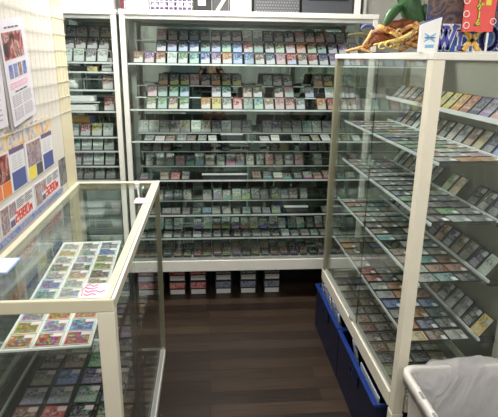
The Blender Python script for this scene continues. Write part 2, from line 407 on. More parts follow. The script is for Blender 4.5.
# ------------------------------------------------------------------ cards
C = dict(grey=(.30, .31, .31), pale=(.55, .57, .56), dark=(.06, .065, .075), white=(.78, .78, .76), blue=(.10, .22, .62), teal=(.14, .40, .42), green=(.16, .38, .17),
         yellow=(.70, .55, .12), orange=(.72, .30, .07), red=(.55, .08, .07), brown=(.24, .13, .08), purple=(.30, .18, .42), pink=(.68, .36, .42), tan=(.55, .42, .27), olive=(.26, .27, .13), lavender=(.50, .46, .66), navy=(.05, .07, .18), rust=(.38, .13, .07))
def card_mesh(nm, mat):
    bm = bmesh.new(); uvl = bm.loops.layers.uv.new('UVMap')
    w, h, t = .0315, .088, .003
    v = [bm.verts.new(p) for p in ((-w, 0, 0), (w, 0, 0), (w, 0, h), (-w, 0, h), (-w, t, 0), (w, t, 0), (w, t, h), (-w, t, h))]
    f = bm.faces.new((v[0], v[1], v[2], v[3])); f.material_index = 0
    for l, c in zip(f.loops, ((0, 0), (1, 0), (1, 1), (0, 1))): l[uvl].uv = c
    for q in ((5, 4, 7, 6), (4, 0, 3, 7), (1, 5, 6, 2), (3, 2, 6, 7), (4, 5, 1, 0)):
        bm.faces.new([v[i] for i in q]).material_index = 1
    me = bpy.data.meshes.new(nm); bm.to_mesh(me); bm.free(); me.materials.append(mat); me.materials.append(SLEEVE); return me
CARDM = card_mesh('trading_card', CARD_O); CARDW = card_mesh('white_bordered_card', CARD_W)
def mesh_of(mb, name, mat):
    o = mb.build(name, mat); me = o.data; bpy.data.objects.remove(o); return me
BIGLAB = mesh_of(MB().box(-.026, .027, -.0016, -.0002, .004, .029).box(.004, .027, -.0016, -.0002, .029, .040), 'price_label', LAB)
MIDLAB = mesh_of(MB().box(-.028, .028, -.0016, -.0002, .004, .030).box(.002, .026, -.0016, -.0002, .030, .042), 'price_label', LAB)
SMLAB = mesh_of(B(.006, .028, -.0016, -.0002, .060, .080), 'price_label', LAB)
STRIP = mesh_of(B(-.029, .029, -.0016, -.0002, .003, .022), 'price_label', LAB)
cards = {'tagged': [], 'sleeved': []}
def card(kind, loc, yawd, lean, cname, label, group, lab=None, labcol=None, sx=1, sz=1, jit=.04, mesh=None):
    k_ = random.choice((.7, .85, 1.0)) if (kind == 'sleeved' and mesh is None) else (1 if mesh or cname in ('white', 'pale') else .62)
    c = [max(.01, min(.9, v*k_*random.uniform(1-jit*3, 1+jit*3))) for v in C[cname]]
    M = Matrix.LocRotScale(Vector(loc), Matrix.Rotation(R(yawd), 3, 'Z') @ Matrix.Rotation(R(-lean), 3, 'X'), Vector((sx, 1, sz)))
    q = [px(M @ Vector(p)) for p in ((-.0315, 0, 0), (.0315, 0, 0), (.0315, 0, .088), (-.0315, 0, .088))]
    a = abs(sum(q[i][0]*q[(i+1) % 4][1]-q[(i+1) % 4][0]*q[i][1] for i in range(4)))/2
    cx_, cy_ = sum(p[0] for p in q)/4, sum(p[1] for p in q)/4
    if not (-14 < cx_ < 512 and -14 < cy_ < 430): return
    if kind == 'sleeved' and cx_ < 250 and cy_ > 430: return
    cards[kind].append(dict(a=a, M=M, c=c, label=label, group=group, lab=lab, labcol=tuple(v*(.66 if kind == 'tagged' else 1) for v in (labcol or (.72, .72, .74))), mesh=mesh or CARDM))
def ordn(n): return f"{n}{'th' if 10 <= n % 100 <= 20 else {1: 'st', 2: 'nd', 3: 'rd'}.get(n % 10, 'th')}"
GREYS = ['grey', 'pale', 'dark', 'grey', 'tan', 'brown', 'teal', 'pale', 'olive', 'grey', 'pink', 'navy', 'red', 'lavender']
def nm(c): return {'pale': 'pale grey', 'dark': 'black'}.get(c, c)
def wide_row(shelf, row, y, z, lean, cols=None, x0=-.405, n=21, pitch=.0655, gap=.08, pal=GREYS, messy=0, lab=BIGLAB, labcols=None, sx=.955, sz=1):
    k = 0
    for i in range(n):
        if cols is not None:
            if i >= len(cols) or cols[i] is None: continue
            c = cols[i]
        else:
            if random.random() < gap: continue
            c = random.choice(pal)
        xx = x0+i*pitch
        if row == 'front flat row' and any(sh == shelf and a < xx < b for sh, a, b in (('fourth', -.09, .30), ('fifth', .45, .71), ('third', .03, .27))): continue
        k += 1
        lc = (labcols[i % len(labcols)] if labcols else random.choice([(.62, .64, .66), (.55, .57, .58), (.70, .70, .72), (.62, .56, .58)]))
        if shelf in ('fourth', 'fifth', 'sixth', 'bottom'): lc = tuple(v*.72 for v in lc)  # lower shelves' dimmer light put into the label colour
        if messy: sx, sz = random.uniform(.82, 1.0), random.uniform(.82, 1.08)
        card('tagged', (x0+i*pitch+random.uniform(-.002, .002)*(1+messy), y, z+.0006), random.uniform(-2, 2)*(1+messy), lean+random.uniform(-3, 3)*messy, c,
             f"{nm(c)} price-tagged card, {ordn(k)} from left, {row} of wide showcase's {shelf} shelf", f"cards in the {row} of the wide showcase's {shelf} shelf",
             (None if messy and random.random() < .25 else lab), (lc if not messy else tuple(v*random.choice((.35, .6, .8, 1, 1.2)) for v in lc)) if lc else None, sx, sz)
BL = (.55, .62, .85); PW = (.70, .70, .78); PK = (.72, .58, .62); GW = (.55, .72, .62); OR = (.80, .42, .22); YL = (.68, .66, .30); SL = (.75, .46, .36); TE = (.42, .58, .60)
wide_row('top', 'front row', 3.10, ZS['top'], 40, ['rust', 'purple', 'rust', 'pale', 'green', 'teal', 'blue', 'purple', 'orange', 'blue', 'blue', 'brown', 'navy', 'pink', 'red', 'brown', 'red', 'navy', 'purple', 'grey', 'tan', 'grey'],
    labcols=[None, PK, None, PW, PW, GW, None, PW, PW, BL, BL, None, PW, PK, BL, PW, None, PW, PW, PW, PW])
wide_row('top', 'middle row', 3.17, ZS['top']+.067, 40, [None, None, 'navy', 'purple', 'navy', 'blue', 'dark', 'navy', 'teal', 'blue', 'red', 'grey', 'dark', 'olive', 'pink', 'orange', 'brown', 'dark', 'navy', 'purple', 'grey'],
    labcols=[PW, PW, PW, BL, BL, PW, TE, BL, GW, BL, PW, TE, PW, GW, PW, PK, GW, TE, PW, PW])
wide_row('top', 'back row', 3.24, ZS['top']+.134, 40, [None, None, 'pink', 'brown', 'navy', 'navy', 'navy', 'navy', 'navy', 'navy', 'white', 'white', 'dark', 'navy', 'navy', 'pink', 'dark', 'dark', 'grey', 'grey', 'grey'],
    labcols=[PW, PW, PK, (.45, .4, .42), (.35, .36, .42), (.3, .3, .36), (.45, .44, .48)])
wide_row('second', 'front row', 3.10, ZS['second'], 40, [None, 'olive', 'green', 'brown', 'green', None, 'orange', 'yellow', 'grey', 'red', 'grey', 'teal', 'tan', 'pink', 'rust', 'grey', None, 'orange', 'red', 'grey', 'olive'],
    labcols=[None, None, TE, (.66, .62, .52), PW, None, None, YL, PW, PK, TE, GW, PW, PK, PK, PW, None, None, SL, PW])
wide_row('second', 'middle row', 3.17, ZS['second']+.067, 40, [None, 'pink', 'grey', 'green', 'teal', None, None, 'lavender', 'teal', None, 'brown', 'olive', None, 'dark', 'pink', None, 'grey', None, 'white', 'grey', 'grey'],
    labcols=[PW, PK, TE, TE, BL, None, None, PW, PW, None, PK, PW])
wide_row('second', 'back row', 3.24, ZS['second']+.134, 40, [None, None, 'dark', 'dark', 'dark', 'pink', 'dark', 'brown', 'dark', 'dark', None, None, 'grey', 'dark', 'dark', None, None, 'brown', 'dark', 'dark', None],
    labcols=[None, None, OR, YL, YL, PK, PK, OR, YL, YL, None, None, TE, PW, PW, None, None, OR, (.8, .6, .25), SL])
wide_row('third', 'standing row', 3.205, ZS['third']+.036, 35, ['grey', 'pale', 'dark', 'dark', 'tan', 'pale', 'brown', 'dark', 'pale', 'grey', 'navy', None, 'grey', 'navy', 'dark', 'grey', 'teal', 'grey', 'grey', 'grey', 'pale'], lab=STRIP, sx=1.02)
wide_row('third', 'front flat row', 3.095, ZS['third']+.001, 74, None, pal=['pale', 'tan', 'grey', 'white', 'white', 'brown'], n=22, x0=-.43, lab=None, gap=.1, messy=1)
DK = ['dark', 'grey', 'navy', 'brown', 'dark', 'rust', 'grey']
wide_row('fourth', 'back row', 3.30, ZS['fourth']+.146, 40, None, pal=DK, n=21, gap=.25, lab=MIDLAB, labcols=[(.42, .44, .46), (.5, .5, .52)], messy=1)
wide_row('fourth', 'middle row', 3.22, ZS['fourth']+.064, 38, ['dark', 'dark', 'brown', 'rust', 'navy', 'dark', 'brown', 'dark', 'grey', 'rust', 'brown', 'dark', 'red', 'brown', 'dark', 'rust', None, 'grey', None, 'grey', 'dark'], lab=MIDLAB, x0=-.38,
    labcols=[(.62, .62, .64), (.55, .55, .57), (.66, .64, .64), (.62, .5, .46)], messy=1)
wide_row('fourth', 'front flat row', 3.095, ZS['fourth']+.001, 66, None, pal=['rust', 'brown', 'grey', 'tan', 'pale', 'dark', 'red'], n=22, lab=STRIP, gap=.08, labcols=[(.55, .5, .5), (.5, .36, .33), (.65, .63, .62), (.3, .3, .3)], messy=1)
wide_row('fifth', 'back row', 3.25, ZS['fifth']+.052, 40, None, pal=DK, n=21, gap=.15, lab=MIDLAB, x0=-.40, labcols=[(.60, .62, .62), (.5, .52, .52)], messy=1)
wide_row('fifth', 'front flat row', 3.095, ZS['fifth']+.001, 72, None, pal=['dark', 'grey', 'grey', 'tan', 'dark', 'teal'], n=22, lab=STRIP, gap=.06, labcols=[(.45, .46, .45), (.6, .6, .58), (.3, .3, .3)], messy=1)
wide_row('sixth', 'back row', 3.26, ZS['sixth']+.001, 40, None, pal=['pale', 'grey', 'white', 'dark', 'pale'], n=21, lab=MIDLAB, gap=.1, labcols=[(.7, .72, .72), (.6, .62, .62)], messy=1)
wide_row('sixth', 'front flat row', 3.10, ZS['sixth']+.001, 78, None, pal=['dark', 'grey', 'grey', 'pale'], n=22, lab=None, gap=.1, messy=1)
wide_row('bottom', 'back row', 3.30, .327, 40, None, pal=DK, n=21, lab=STRIP, gap=.05, labcols=[(.5, .52, .52), (.6, .58, .55)], messy=1)
wide_row('bottom', 'middle flat row', 3.20, .327, 74, None, pal=['dark', 'grey', 'rust', 'tan', 'brown'], n=21, lab=STRIP, gap=.05, labcols=[(.6, .6, .6), (.5, .4, .36), (.4, .4, .4)], messy=1)
wide_row('bottom', 'front flat row', 3.105, .327, 76, None, pal=['dark', 'grey', 'tan', 'rust', 'brown', 'teal'], n=21, lab=STRIP, gap=.05, labcols=[(.6, .58, .55), (.45, .45, .45), (.55, .4, .33)], messy=1)
def narrow_row(shelf, row, y, z, cols, x0=-.815, lab=MIDLAB, lc=(.70, .71, .72), lean=30, pitch=.068):
    k = 0
    for i, c in enumerate(cols):
        if c is None: continue
        k += 1
        card('tagged', (x0+i*pitch, y, z+.0006), random.uniform(-3, 3), lean, c, f"{nm(c)} price-tagged card, {ordn(k)} from left, {row} of narrow showcase's {shelf} shelf", f"cards in the {row} of the narrow showcase's {shelf} shelf", lab, lc)
for shelf, row, y, z, cols, lc in (('top', 'front row', 3.10, NZ[0], ['pale', 'pale', 'grey', 'pale'], (.78, .8, .82)), ('top', 'middle row', 3.17, NZ[0]+.067, ['dark', 'brown', 'dark', 'dark'], (.70, .66, .72)), ('top', 'back row', 3.24, NZ[0]+.134, ['dark', 'brown', 'grey', 'dark'], (.4, .4, .42)),
    ('fifth', 'single row', 3.115, NZ[4], ['grey', 'red', 'yellow', 'pale'], (.62, .63, .66)), ('sixth', 'single row', 3.115, NZ[5], ['teal', 'white', 'white', 'grey'], (.72, .74, .76)), ('seventh', 'single row', 3.115, NZ[6], ['pink', 'pale', 'white', 'pale'], (.75, .75, .76)), ('lowest', 'single row', 3.115, .853, ['grey', 'brown', 'grey', 'dark'], (.42, .42, .43))):
    narrow_row(shelf, row, y, z, cols, lc=lc, lab=BIGLAB if row == 'front row' else MIDLAB)
narrow_row('third', 'right end', 3.10, NZ[2], ['pink'], x0=-.59, lean=25); narrow_row('fourth', 'right end', 3.10, NZ[3], ['red'], x0=-.59, lean=25); narrow_row('second', 'right end', 3.10, NZ[1], ['pale'], x0=-.59, lean=25)
# right case: flat cards in three columns, leaning cards on the back ledge
PALT = {'second shelf': ['pale', 'grey', 'white', 'navy', 'green', 'orange', 'tan', 'dark', 'pink'], 'third shelf': ['grey', 'pale', 'navy', 'dark', 'lavender', 'grey', 'green', 'brown'],
        'fourth shelf': ['pale', 'grey', 'rust', 'brown', 'dark', 'teal', 'green', 'pale'], 'lowest shelf': ['tan', 'dark', 'blue', 'orange', 'red', 'grey', 'brown', 'dark', 'pale']}
for k, z in TZ.items():
    cx0 = TXL[k]+.008; pal = PALT[k]
    for r in range(13):
        for c in range(3):
            if random.random() < .06: continue
            cn = random.choice(pal)
            if k == 'lowest shelf' and r < 3: cn = [['tan', 'brown', 'pale'], ['rust', 'navy', 'dark'], ['grey', 'orange', 'teal']][r][c]
            if k == 'second shelf' and r == 0: cn = ['pale', 'orange', 'orange'][c]
            card('sleeved', (cx0+c*.0765, 1.575+r*.084+random.uniform(-.003, .003), z+.0015), -90+random.uniform(-3, 3), 88.5, cn,
                 f"{nm(cn)} sleeved card lying {ordn(r+1)} from near end, {['aisle-side', 'middle', 'inner'][c]} column, tall showcase's {k}", f"flat cards on the tall showcase's {k}", SMLAB if random.random() < .75 else None, (.84, .84, .84), 1.12, .84)
def lean_row(k, x, z, y0, n, cols=None, pal=None, lean=42, pitch=.0725):
    for r in range(n):
        cn = cols[r] if cols and r < len(cols) else random.choice(pal or ['grey', 'dark', 'pale', 'navy', 'brown', 'tan'])
        if cn is None: continue
        card('sleeved', (x, y0+r*pitch, z+.001), -90+random.uniform(-3, 3), lean, cn, f"{nm(cn)} sleeved card leaning {ordn(r+1)} from near end on tall showcase's {k}", f"leaning cards on the tall showcase's {k}", STRIP if k == 'top shelf' else SMLAB, (.55, .55, .56) if k != 'top shelf' else tuple(.62*v+.06 for v in C[cn]))
lean_row('top shelf', .962, 1.404, 1.63, 14, ['pink', 'purple', 'navy', 'rust', 'orange', 'yellow', 'yellow', 'tan', 'orange', 'brown'], pitch=.0735, pal=['grey', 'tan', 'brown', 'dark'])
lean_row('second shelf', .986, 1.28, 1.62, 14, ['blue', 'navy', 'tan', 'brown', 'grey', 'pale'], lean=38)
lean_row('third shelf', .986, 1.073, 1.60, 14, ['navy', 'dark', 'dark', None, 'tan', 'olive', None, 'grey'], lean=38)
lean_row('fourth shelf', .986, .85, 1.60, 14, ['pale', 'navy', 'grey', 'brown', 'navy', 'rust'], lean=38)
lean_row('lowest shelf', .986, .617, 1.58, 14, ['yellow', 'dark', 'pale', 'grey', 'dark', 'brown'], lean=38)
for r in range(12):
    for c in range(4):
        cn = random.choice(['dark', 'brown', 'tan', 'grey', 'dark', 'olive'])
        card('sleeved', (.712+c*.078, 1.64+r*.085, .3665), -90+random.uniform(-3, 3), 88.5, cn, f"{nm(cn)} sleeved card lying {ordn(r+1)} from near end, {ordn(c+1)} column, tall showcase's floor", "flat cards on the tall showcase's floor", SMLAB if random.random() < .4 else None, (.6, .6, .6), 1.14, .84)
# counter
brd = Matrix.Translation((-.455, 1.25, .8125)) @ Matrix.Rotation(R(3.5), 4, 'Z')
o = MB().box(-.122, .122, 0, .84, 0, .006, 0, brd).build('card_board', WHITE); tag(o, 'white display board under three columns of cards in the glass counter', 'display board')
for r in range(11):
    for c in range(3):
        p = brd @ Vector((-.079+c*.079, +.008+r*.074, .0075))
        cn = [['orange', 'red', 'red'], ['yellow', 'lavender', 'blue'], ['lavender', 'orange', 'orange'], ['pink', 'pale', 'red'], ['teal', 'pale', 'pink'], ['blue', 'pale', 'tan'], ['pale', 'tan', 'brown'], ['olive', 'navy', 'tan'], ['pale', 'lavender', 'tan'], ['yellow', 'grey', 'blue'], ['pale', 'brown', 'navy']][r][c]
        card('sleeved', p, 3.5, 89, cn, f"{nm(cn)} white-bordered card, {ordn(r+1)} row from front, {['left', 'middle', 'right'][c]} column of counter's white board", "white-bordered cards on the counter's white board", SMLAB, (.85, .72, .74), 1.16, .78, mesh=CARDW)
for r in range(12):
    for c in range(4):
        cn = random.choice(['navy', 'dark', 'blue', 'grey', 'purple', 'rust', 'dark', 'green'])
        if r < 4: cn = [['rust', 'red', 'dark', 'dark'], ['lavender', 'lavender', 'grey', 'navy'], ['grey', 'blue', 'purple', 'grey'], ['dark', 'brown', 'green', 'dark']][r][c]
        card('sleeved', (-.595+c*.082+.035, 1.262+r*.094, .5535), random.uniform(-2, 2), 89, cn, f"{nm(cn)} card in black sleeve, {ordn(r+1)} row, {ordn(c+1)} column of counter's lower shelf", "black-sleeved cards on the counter's lower shelf", SMLAB, (.70, .55, .58), 1.18, .98)
for r in range(11):
    for c in range(4):
        cn = random.choice(['red', 'brown', 'grey', 'navy', 'dark', 'tan', 'rust'])
        card('sleeved', (-.59+c*.082+.035, 1.30+r*.1, .0465), random.uniform(-3, 3), 89, cn, f"{nm(cn)} card, {ordn(r+1)} row, {ordn(c+1)} column on the glass counter's floor", "cards on the counter's floor", SMLAB, (.6, .5, .5), 1.2, 1.0)

def place_cards(lst, name, cat, cap, stuffname, stufflabel):
    lst.sort(key=lambda d: -d['a'])
    for d in lst[:cap]:
        o = bpy.data.objects.new(name, d['mesh']); COL.objects.link(o); o.matrix_world = d['M']; o.color = c4(d['c'])
        loc, rot, sc = d['M'].decompose(); o.location, o.rotation_euler, o.scale = loc, rot.to_euler(), sc
        tag(o, d['label'], cat, d['group'])
        if d['lab'] is not None and d['labcol'] is not None:
            l = bpy.data.objects.new('price_label', d['lab']); COL.objects.link(l); l.parent = o; l.color = c4(d['labcol'])
    rest = lst[cap:]
    if not rest: return
    bm = bmesh.new(); uvl = bm.loops.layers.uv.new('UVMap'); cl = bm.loops.layers.float_color.new('Col')
    w, h, t = .0315, .088, .003
    for d in rest:
        v = [bm.verts.new(d['M'] @ Vector(p)) for p in ((-w, 0, 0), (w, 0, 0), (w, 0, h), (-w, 0, h), (-w, t, 0), (w, t, 0), (w, t, h), (-w, t, h))]
        f = bm.faces.new((v[0], v[1], v[2], v[3])); rr = random.random()
        for l, c in zip(f.loops, ((0, 0), (1, 0), (1, 1), (0, 1))): l[uvl].uv = c; l[cl] = (*d['c'], rr)
        for q in ((5, 4, 7, 6), (4, 0, 3, 7), (1, 5, 6, 2), (3, 2, 6, 7), (4, 5, 1, 0)): bm.faces.new([v[i] for i in q]).material_index = 1
        if d['lab'] is not None:
            lm = d['lab'].vertices; lv = [d['M'] @ x.co for x in lm]
            vv = [bm.verts.new(p) for p in lv]
            for pl in d['lab'].polygons:
                ff = bm.faces.new([vv[i] for i in pl.vertices]); ff.material_index = 2
                for l in ff.loops: l[cl] = (*d['labcol'], 1)
    me = bpy.data.meshes.new(stuffname); bm.to_mesh(me); bm.free(); me.materials.append(CARD_A); me.materials.append(SLEEVE); me.materials.append(LABA)
    o = bpy.data.objects.new(stuffname, me); COL.objects.link(o); tag(o, stufflabel, cat+'s', None, 'stuff')
def attrmat():
    m, nt, out = newmat('price_label_small')
    b = N(nt, 'ShaderNodeBsdfPrincipled'); a = N(nt, 'ShaderNodeAttribute', attribute_name='Col')
    nt.links.new(a.outputs['Color'], b.inputs['Base Color']); nt.links.new(b.outputs[0], out.inputs[0]); return m
LABA = attrmat()
print('CARDS', len(cards['tagged']), len(cards['sleeved']))
place_cards(cards['tagged'], 'price_tagged_card', 'price-tagged card', 300, 'small_tagged_cards', 'remaining small flat cards lying on the lower shelves of the wide showcase')
place_cards(cards['sleeved'], 'sleeved_card', 'sleeved card', 300, 'small_sleeved_cards', 'remaining small far cards inside the tall showcase and glass counter')
for y, x, z in ((2.30, .84, .618), (2.09, .85, .618), (2.22, .80, .851)):
    pass

for i, (x0, x1, y, z, lb) in enumerate(((-.04, .25, 3.10, ZS['fourth'], 'long pale price strip lying mid front of wide showcase fourth shelf'), (.50, .66, 3.14, ZS['fifth'], 'pale price strip lying right of centre on wide showcase fifth shelf'), (.08, .22, 3.15, ZS['third'], 'white price strip lying mid third shelf of wide showcase'))):
    o = B(x0, x1, y-.012, y+.03, z+.03, z+.0335).build('price_strip', pbr('strip_white', (.66, .68, .70), .4) if i == 0 else bpy.data.materials['strip_white']); tag(o, lb, 'price strip', 'price strips in the wide showcase')
    B(x0+.004, x1-.004, y-.008, y+.026, z+.0005, z+.03).build('backing', SLEEVE, o)
# ------------------------------------------------------------------ items in the narrow case
o = MB().box(-.80, -.70, 3.10, 3.16, 1.5055, 1.535).build('black_box', BLACK, None, .002); tag(o, 'flat black card box on the second shelf of narrow showcase', 'box')
B(-.70+.0, -.645, 3.10, 3.16, 1.5055, 1.535).build('gold_end', artmat('gold_art', [(.1, .08, .05), (.6, .5, .2), (.7, .65, .5)], 60), o)
def softbox(name, x0, x1, y0, y1, z0, z1, mat, r=.012):
    return B(x0, x1, y0, y1, z0, z1).build(name, mat, None, r)
tag(softbox('white_bag', -.815, -.765, 3.13, 3.17, 1.465, 1.53, WHITE, .015) if False else MB().loft([[(-.80+.03*math.cos(a)*s+.004*math.sin(3*a), 3.135+.018*math.sin(a)*s, 1.403+h) for a in [2*PI*k/12 for k in range(12)]] for h, s in ((0, .9), (.02, 1.05), (.04, .95), (.052, 1.1))], cap1=True).build('white_bag', WHITE), 'crumpled white packet at left end of narrow showcase third shelf', 'packet')
for i, (z0, z1, x1) in enumerate(((1.277, 1.297, -.665), (1.2975, 1.309, -.66), (1.332, 1.362, -.672))):
    if i == 1: continue
    pts = [(-.855, 3.1), (x1-.02, 3.1), (x1-.005, 3.107), (x1, 3.12), (x1, 3.17), (-.855, 3.17)]
    if i == 0: z1 = 1.312
    o = MB().prism(pts, z0, z1).build('paper_stack', WHITE, None, .003)
    tag(o, ['thick white paper stack lying on narrow showcase fourth shelf', '', 'white paper stack lying on upper glass step of narrow showcase'][i], 'paper stack', 'white paper stacks in the narrow showcase')
step(narrow, -.865, -.64, 3.095, 3.18, 1.332, False)
o = B(-.835, -.735, 3.205, 3.265, 1.193, 1.232).build('orange_box', pbr('orange_box', (.70, .38, .08), .5), None, .002); tag(o, 'orange carton with navy end above narrow showcase card row', 'box')
B(-.735, -.712, 3.205, 3.265, 1.193, 1.232).build('navy_end', DKBLUE, o)
for i, z in enumerate((.313, .49, .667)):
    o = B(-.765, -.555, 3.10, 3.36, z, z+.172).build('storage_box', pbr('pale_box', (.52, .55, .55), .5), None, .004)
    tag(o, f"pale grey storage box, {['bottom', 'middle', 'top'][i]} of the stack in narrow showcase", 'storage box', 'stacked pale boxes')
    B(-.755, -.565, 3.092, 3.10, z+.135, z+.165).build('lid_edge', pbr('pale_lid', (.62, .65, .65), .5), o)

# ------------------------------------------------------------------ on top of the cases
o = B(-.885, -.53, 3.08, 3.36, 1.8465, 2.02).build('white_carton', WHITE, None, .003); tag(o, 'plain white carton on top of narrow showcase', 'carton')
B(-.53-.36, -.525, 3.076, 3.364, 1.985, 2.022).build('lid', WHITE, o, .002)
o = B(-.492, -.472, 3.12, 3.3, 1.8485, 1.99).build('maroon_box', pbr('maroon', (.13, .02, .04), .5), None, .002); tag(o, 'slim maroon box at left end of wide showcase top', 'box')
B(-.4715, -.470, 3.13, 3.29, 1.86, 1.90).build('label_strip', WHITE, o)
Zt = 1.8485
def basket(name, x0, x1, z1, mat, label, nx, nz, fill=None):
    t = empty(name, ((x0+x1)/2, 3.25, Zt), label, 'basket')
    mb = MB()
    for i in range(nx+1):
        x = x0+.003+(x1-x0-.006)*i/nx
        for y in (3.16, 3.34): mb.box(x-.002, x+.002, y-.002, y+.002, Zt, z1)
    for i in range(nz+1):
        z = Zt+.003+(z1-Zt-.006)*i/nz
        for y in (3.16, 3.34): mb.box(x0, x1, y-.0025, y+.0025, z-.002, z+.002)
        for x in (x0, x1): mb.box(x-.002, x+.002, 3.16, 3.34, z-.003, z+.003)
    mb.build('lattice', mat, t); B(x0, x1, 3.158, 3.342, Zt, Zt+.004).build('base', mat, t)
    mb = MB()
    for y in (3.156, 3.336): mb.box(x0-.004, x1+.004, y, y+.008, z1, z1+.008)
    for x in (x0-.004, x1-.004): mb.box(x, x+.008, 3.164, 3.336, z1, z1+.008)
    mb.build('rim', mat, t)
    return t
basket('lilac_basket', -.33, -.085, 1.955, WHITE, 'white lattice basket of lilac packs on wide showcase top', 9, 4)
for i in range(5):
    x = -.322+i*.047
    o = B(x, x+.042, 3.175, 3.325, Zt+.005, 1.93).build('lilac_pack', pbr('lilac', (.20, .14, .30), .5) if i == 0 else bpy.data.materials['lilac'], None, .002)
    tag(o, f"lilac card pack, {ordn(i+1)} from left inside white lattice basket", 'pack', 'lilac packs in the basket')
    B(x+.004, x+.038, 3.1735, 3.175, 1.875, 1.895).build('pack_band', WHITE, o)
# white perforated tray
mb = MB(); mb.box(-.466, -.338, 3.15, 3.34, Zt, 1.965)
o = mb.build('perforated_tray', WHITE, None, .003); tag(o, 'white perforated tray on wide showcase top, left of lilac packs', 'tray')
mb = MB()
for i in range(6):
    for j in range(4): mb.box(-.456+i*.0205, -.449+i*.0205, 3.1485, 3.1502, 1.868+j*.022, 1.875+j*.022)
mb.build('hole_pattern', DKGREY, o)
o = B(-.078, .028, 3.16, 3.3, Zt, 1.97).build('black_carton', BLACK, None, .003); tag(o, 'black carton with white label on wide showcase top', 'carton')
B(-.05, -.005, 3.158, 3.16, 1.885, 1.915).build('label', WHITE, o)
o = B(.035, .128, 3.16, 3.3, Zt, 1.96).build('striped_carton', pbr('dark_carton', (.06, .06, .07), .5), None, .003); tag(o, 'dark carton with pale diagonal stripe on wide showcase top', 'carton')
MB().bar((.06, 3.159, 1.855), (.12, 3.159, 1.945), .02, .0015, (0, 1, 0)).build('stripe', pbr('stripe', (.62, .58, .42), .5), o)
o = B(.14, .262, 3.15, 3.32, Zt, 1.98).build('white_carton', WHITE, None, .003); tag(o, 'white carton between dark cartons on wide showcase top', 'carton')
B(.138, .264, 3.148, 3.322, 1.94, 1.982).build('lid', WHITE, o, .002)
# dark perforated crate
DCR = pbr('dark_crate', (.085, .088, .10), .5)
o = B(.28, .552, 3.15, 3.34, Zt, 1.99).build('mesh_crate', DCR, None, .003); tag(o, 'dark grey perforated crate on wide showcase top', 'crate')
mb = MB()
for i in range(16):
    for j in range(6): mb.box(.29+i*.016+(j % 2)*.006, .299+i*.016+(j % 2)*.006, 3.1485, 3.1502, 1.858+j*.016, 1.866+j*.016)
mb.build('hole_pattern', pbr('crate_holes', (.2, .2, .22), .5), o)
o = B(.566, .872, 3.15, 3.34, Zt, 1.99).build('slate_crate', pbr('slate_crate', (.06, .065, .08), .5), None, .003); tag(o, 'dark slate plain crate at right of wide showcase top', 'crate')
B(.60, .84, 3.147, 3.15, 1.925, 1.95).build('grip', BLACK, o)
o = B(.885, .925, 3.16, 3.3, Zt, 1.99).build('white_carton', WHITE, None, .003); tag(o, 'slim white carton right of the dark slate crate', 'carton')
B(.884, .926, 3.158, 3.302, 1.955, 1.992).build('lid', WHITE, o, .001)

# ------------------------------------------------------------------ boxes under the wide case
REDA = artmat('red_box_print', [(.35, .02, .03), (.6, .07, .08), (.75, .5, .48), (.5, .03, .05)], 55)
BLUA = artmat('blue_box_print', [(.02, .03, .05), (.12, .16, .24), (.4, .44, .5), (.03, .04, .07)], 60)
cols = (-.37, -.222, -.078, .098, .272, .44)
pos = ['first', 'second', 'third', 'fourth', 'fifth', 'sixth']
for i, x in enumerate(cols):
    for lev in (0, 1):
        z = .0005+lev*.105
        t = empty('card_carton', (x, 3.28, z), f"black card carton with {'red' if i < 3 else 'blue-grey'} print, {pos[i]} from left, {['bottom', 'upper'][lev]} row under wide showcase", 'carton', 'card cartons under the wide showcase')
        B(x-.06, x+.06, 3.20, 3.37, z, z+.1).build('body', BLACK, t, .003)
        B(x-.053, x+.051, 3.198, 3.20, z+.045, z+.088).build('printed_band', REDA if i < 3 else BLUA, t)
        B(x-.050, x+.050, 3.194, 3.196, z+.003, z+.037).build('price_label', WHITE, t)
B(-.48, 1.0, 3.42, 3.44, 0, .237).build('kick_panel', BLACK, wide)

# ------------------------------------------------------------------ blue drawers under tall case
def blue_bin(y0, y1, label):
    t = empty('blue_storage_bin', (.85, (y0+y1)/2, 0), label, 'storage bin', 'blue bins under the tall showcase')
    x0, x1, h, th = .655, 1.0, .272, .006
    mb = MB(); mb.box(x0, x0+th, y0, y1, 0, h); mb.box(x1-th, x1, y0, y1, 0, h); mb.box(x0+th, x1-th, y0, y0+th, 0, h); mb.box(x0+th, x1-th, y1-th, y1, 0, h); mb.box(x0+th, x1-th, y0+th, y1-th, 0, .01)
    mb.build('body', BLUE, t)
    mb = MB(); mb.box(x0-.012, x0+.010, y0, y1, h, h+.012); mb.box(x1-.01, x1+.01, y0, y1, h, h+.012); mb.box(x0+.01, x1-.01, y0, y0+.01, h, h+.012); mb.box(x0+.01, x1-.01, y1-.01, y1, h, h+.012)
    mb.build('rim', BLUEL, t, .002)
    yc = (y0+y1)/2
    g = MB(); g.box(x0-.008, x0, yc-.06, yc+.06, .235, .245); g.box(x0-.008, x0, yc-.06, yc+.06, .195, .205); g.box(x0-.008, x0, yc-.06, yc-.05, .205, .235); g.box(x0-.008, x0, yc+.05, yc+.06, .205, .235)
    g.build('handle', BLUE, t); B(x0-.002, x0+.0, yc-.05, yc+.05, .205, .235).build('handle_hole', BLACK, t)
blue_bin(2.205, 2.735, 'far blue storage bin under the tall showcase')
blue_bin(1.62, 2.195, 'near blue storage bin under the tall showcase')
PKA = artmat('packet_print', [(.80, .82, .86), (.85, .86, .9), (.10, .18, .55), (.85, .86, .88)], 30)
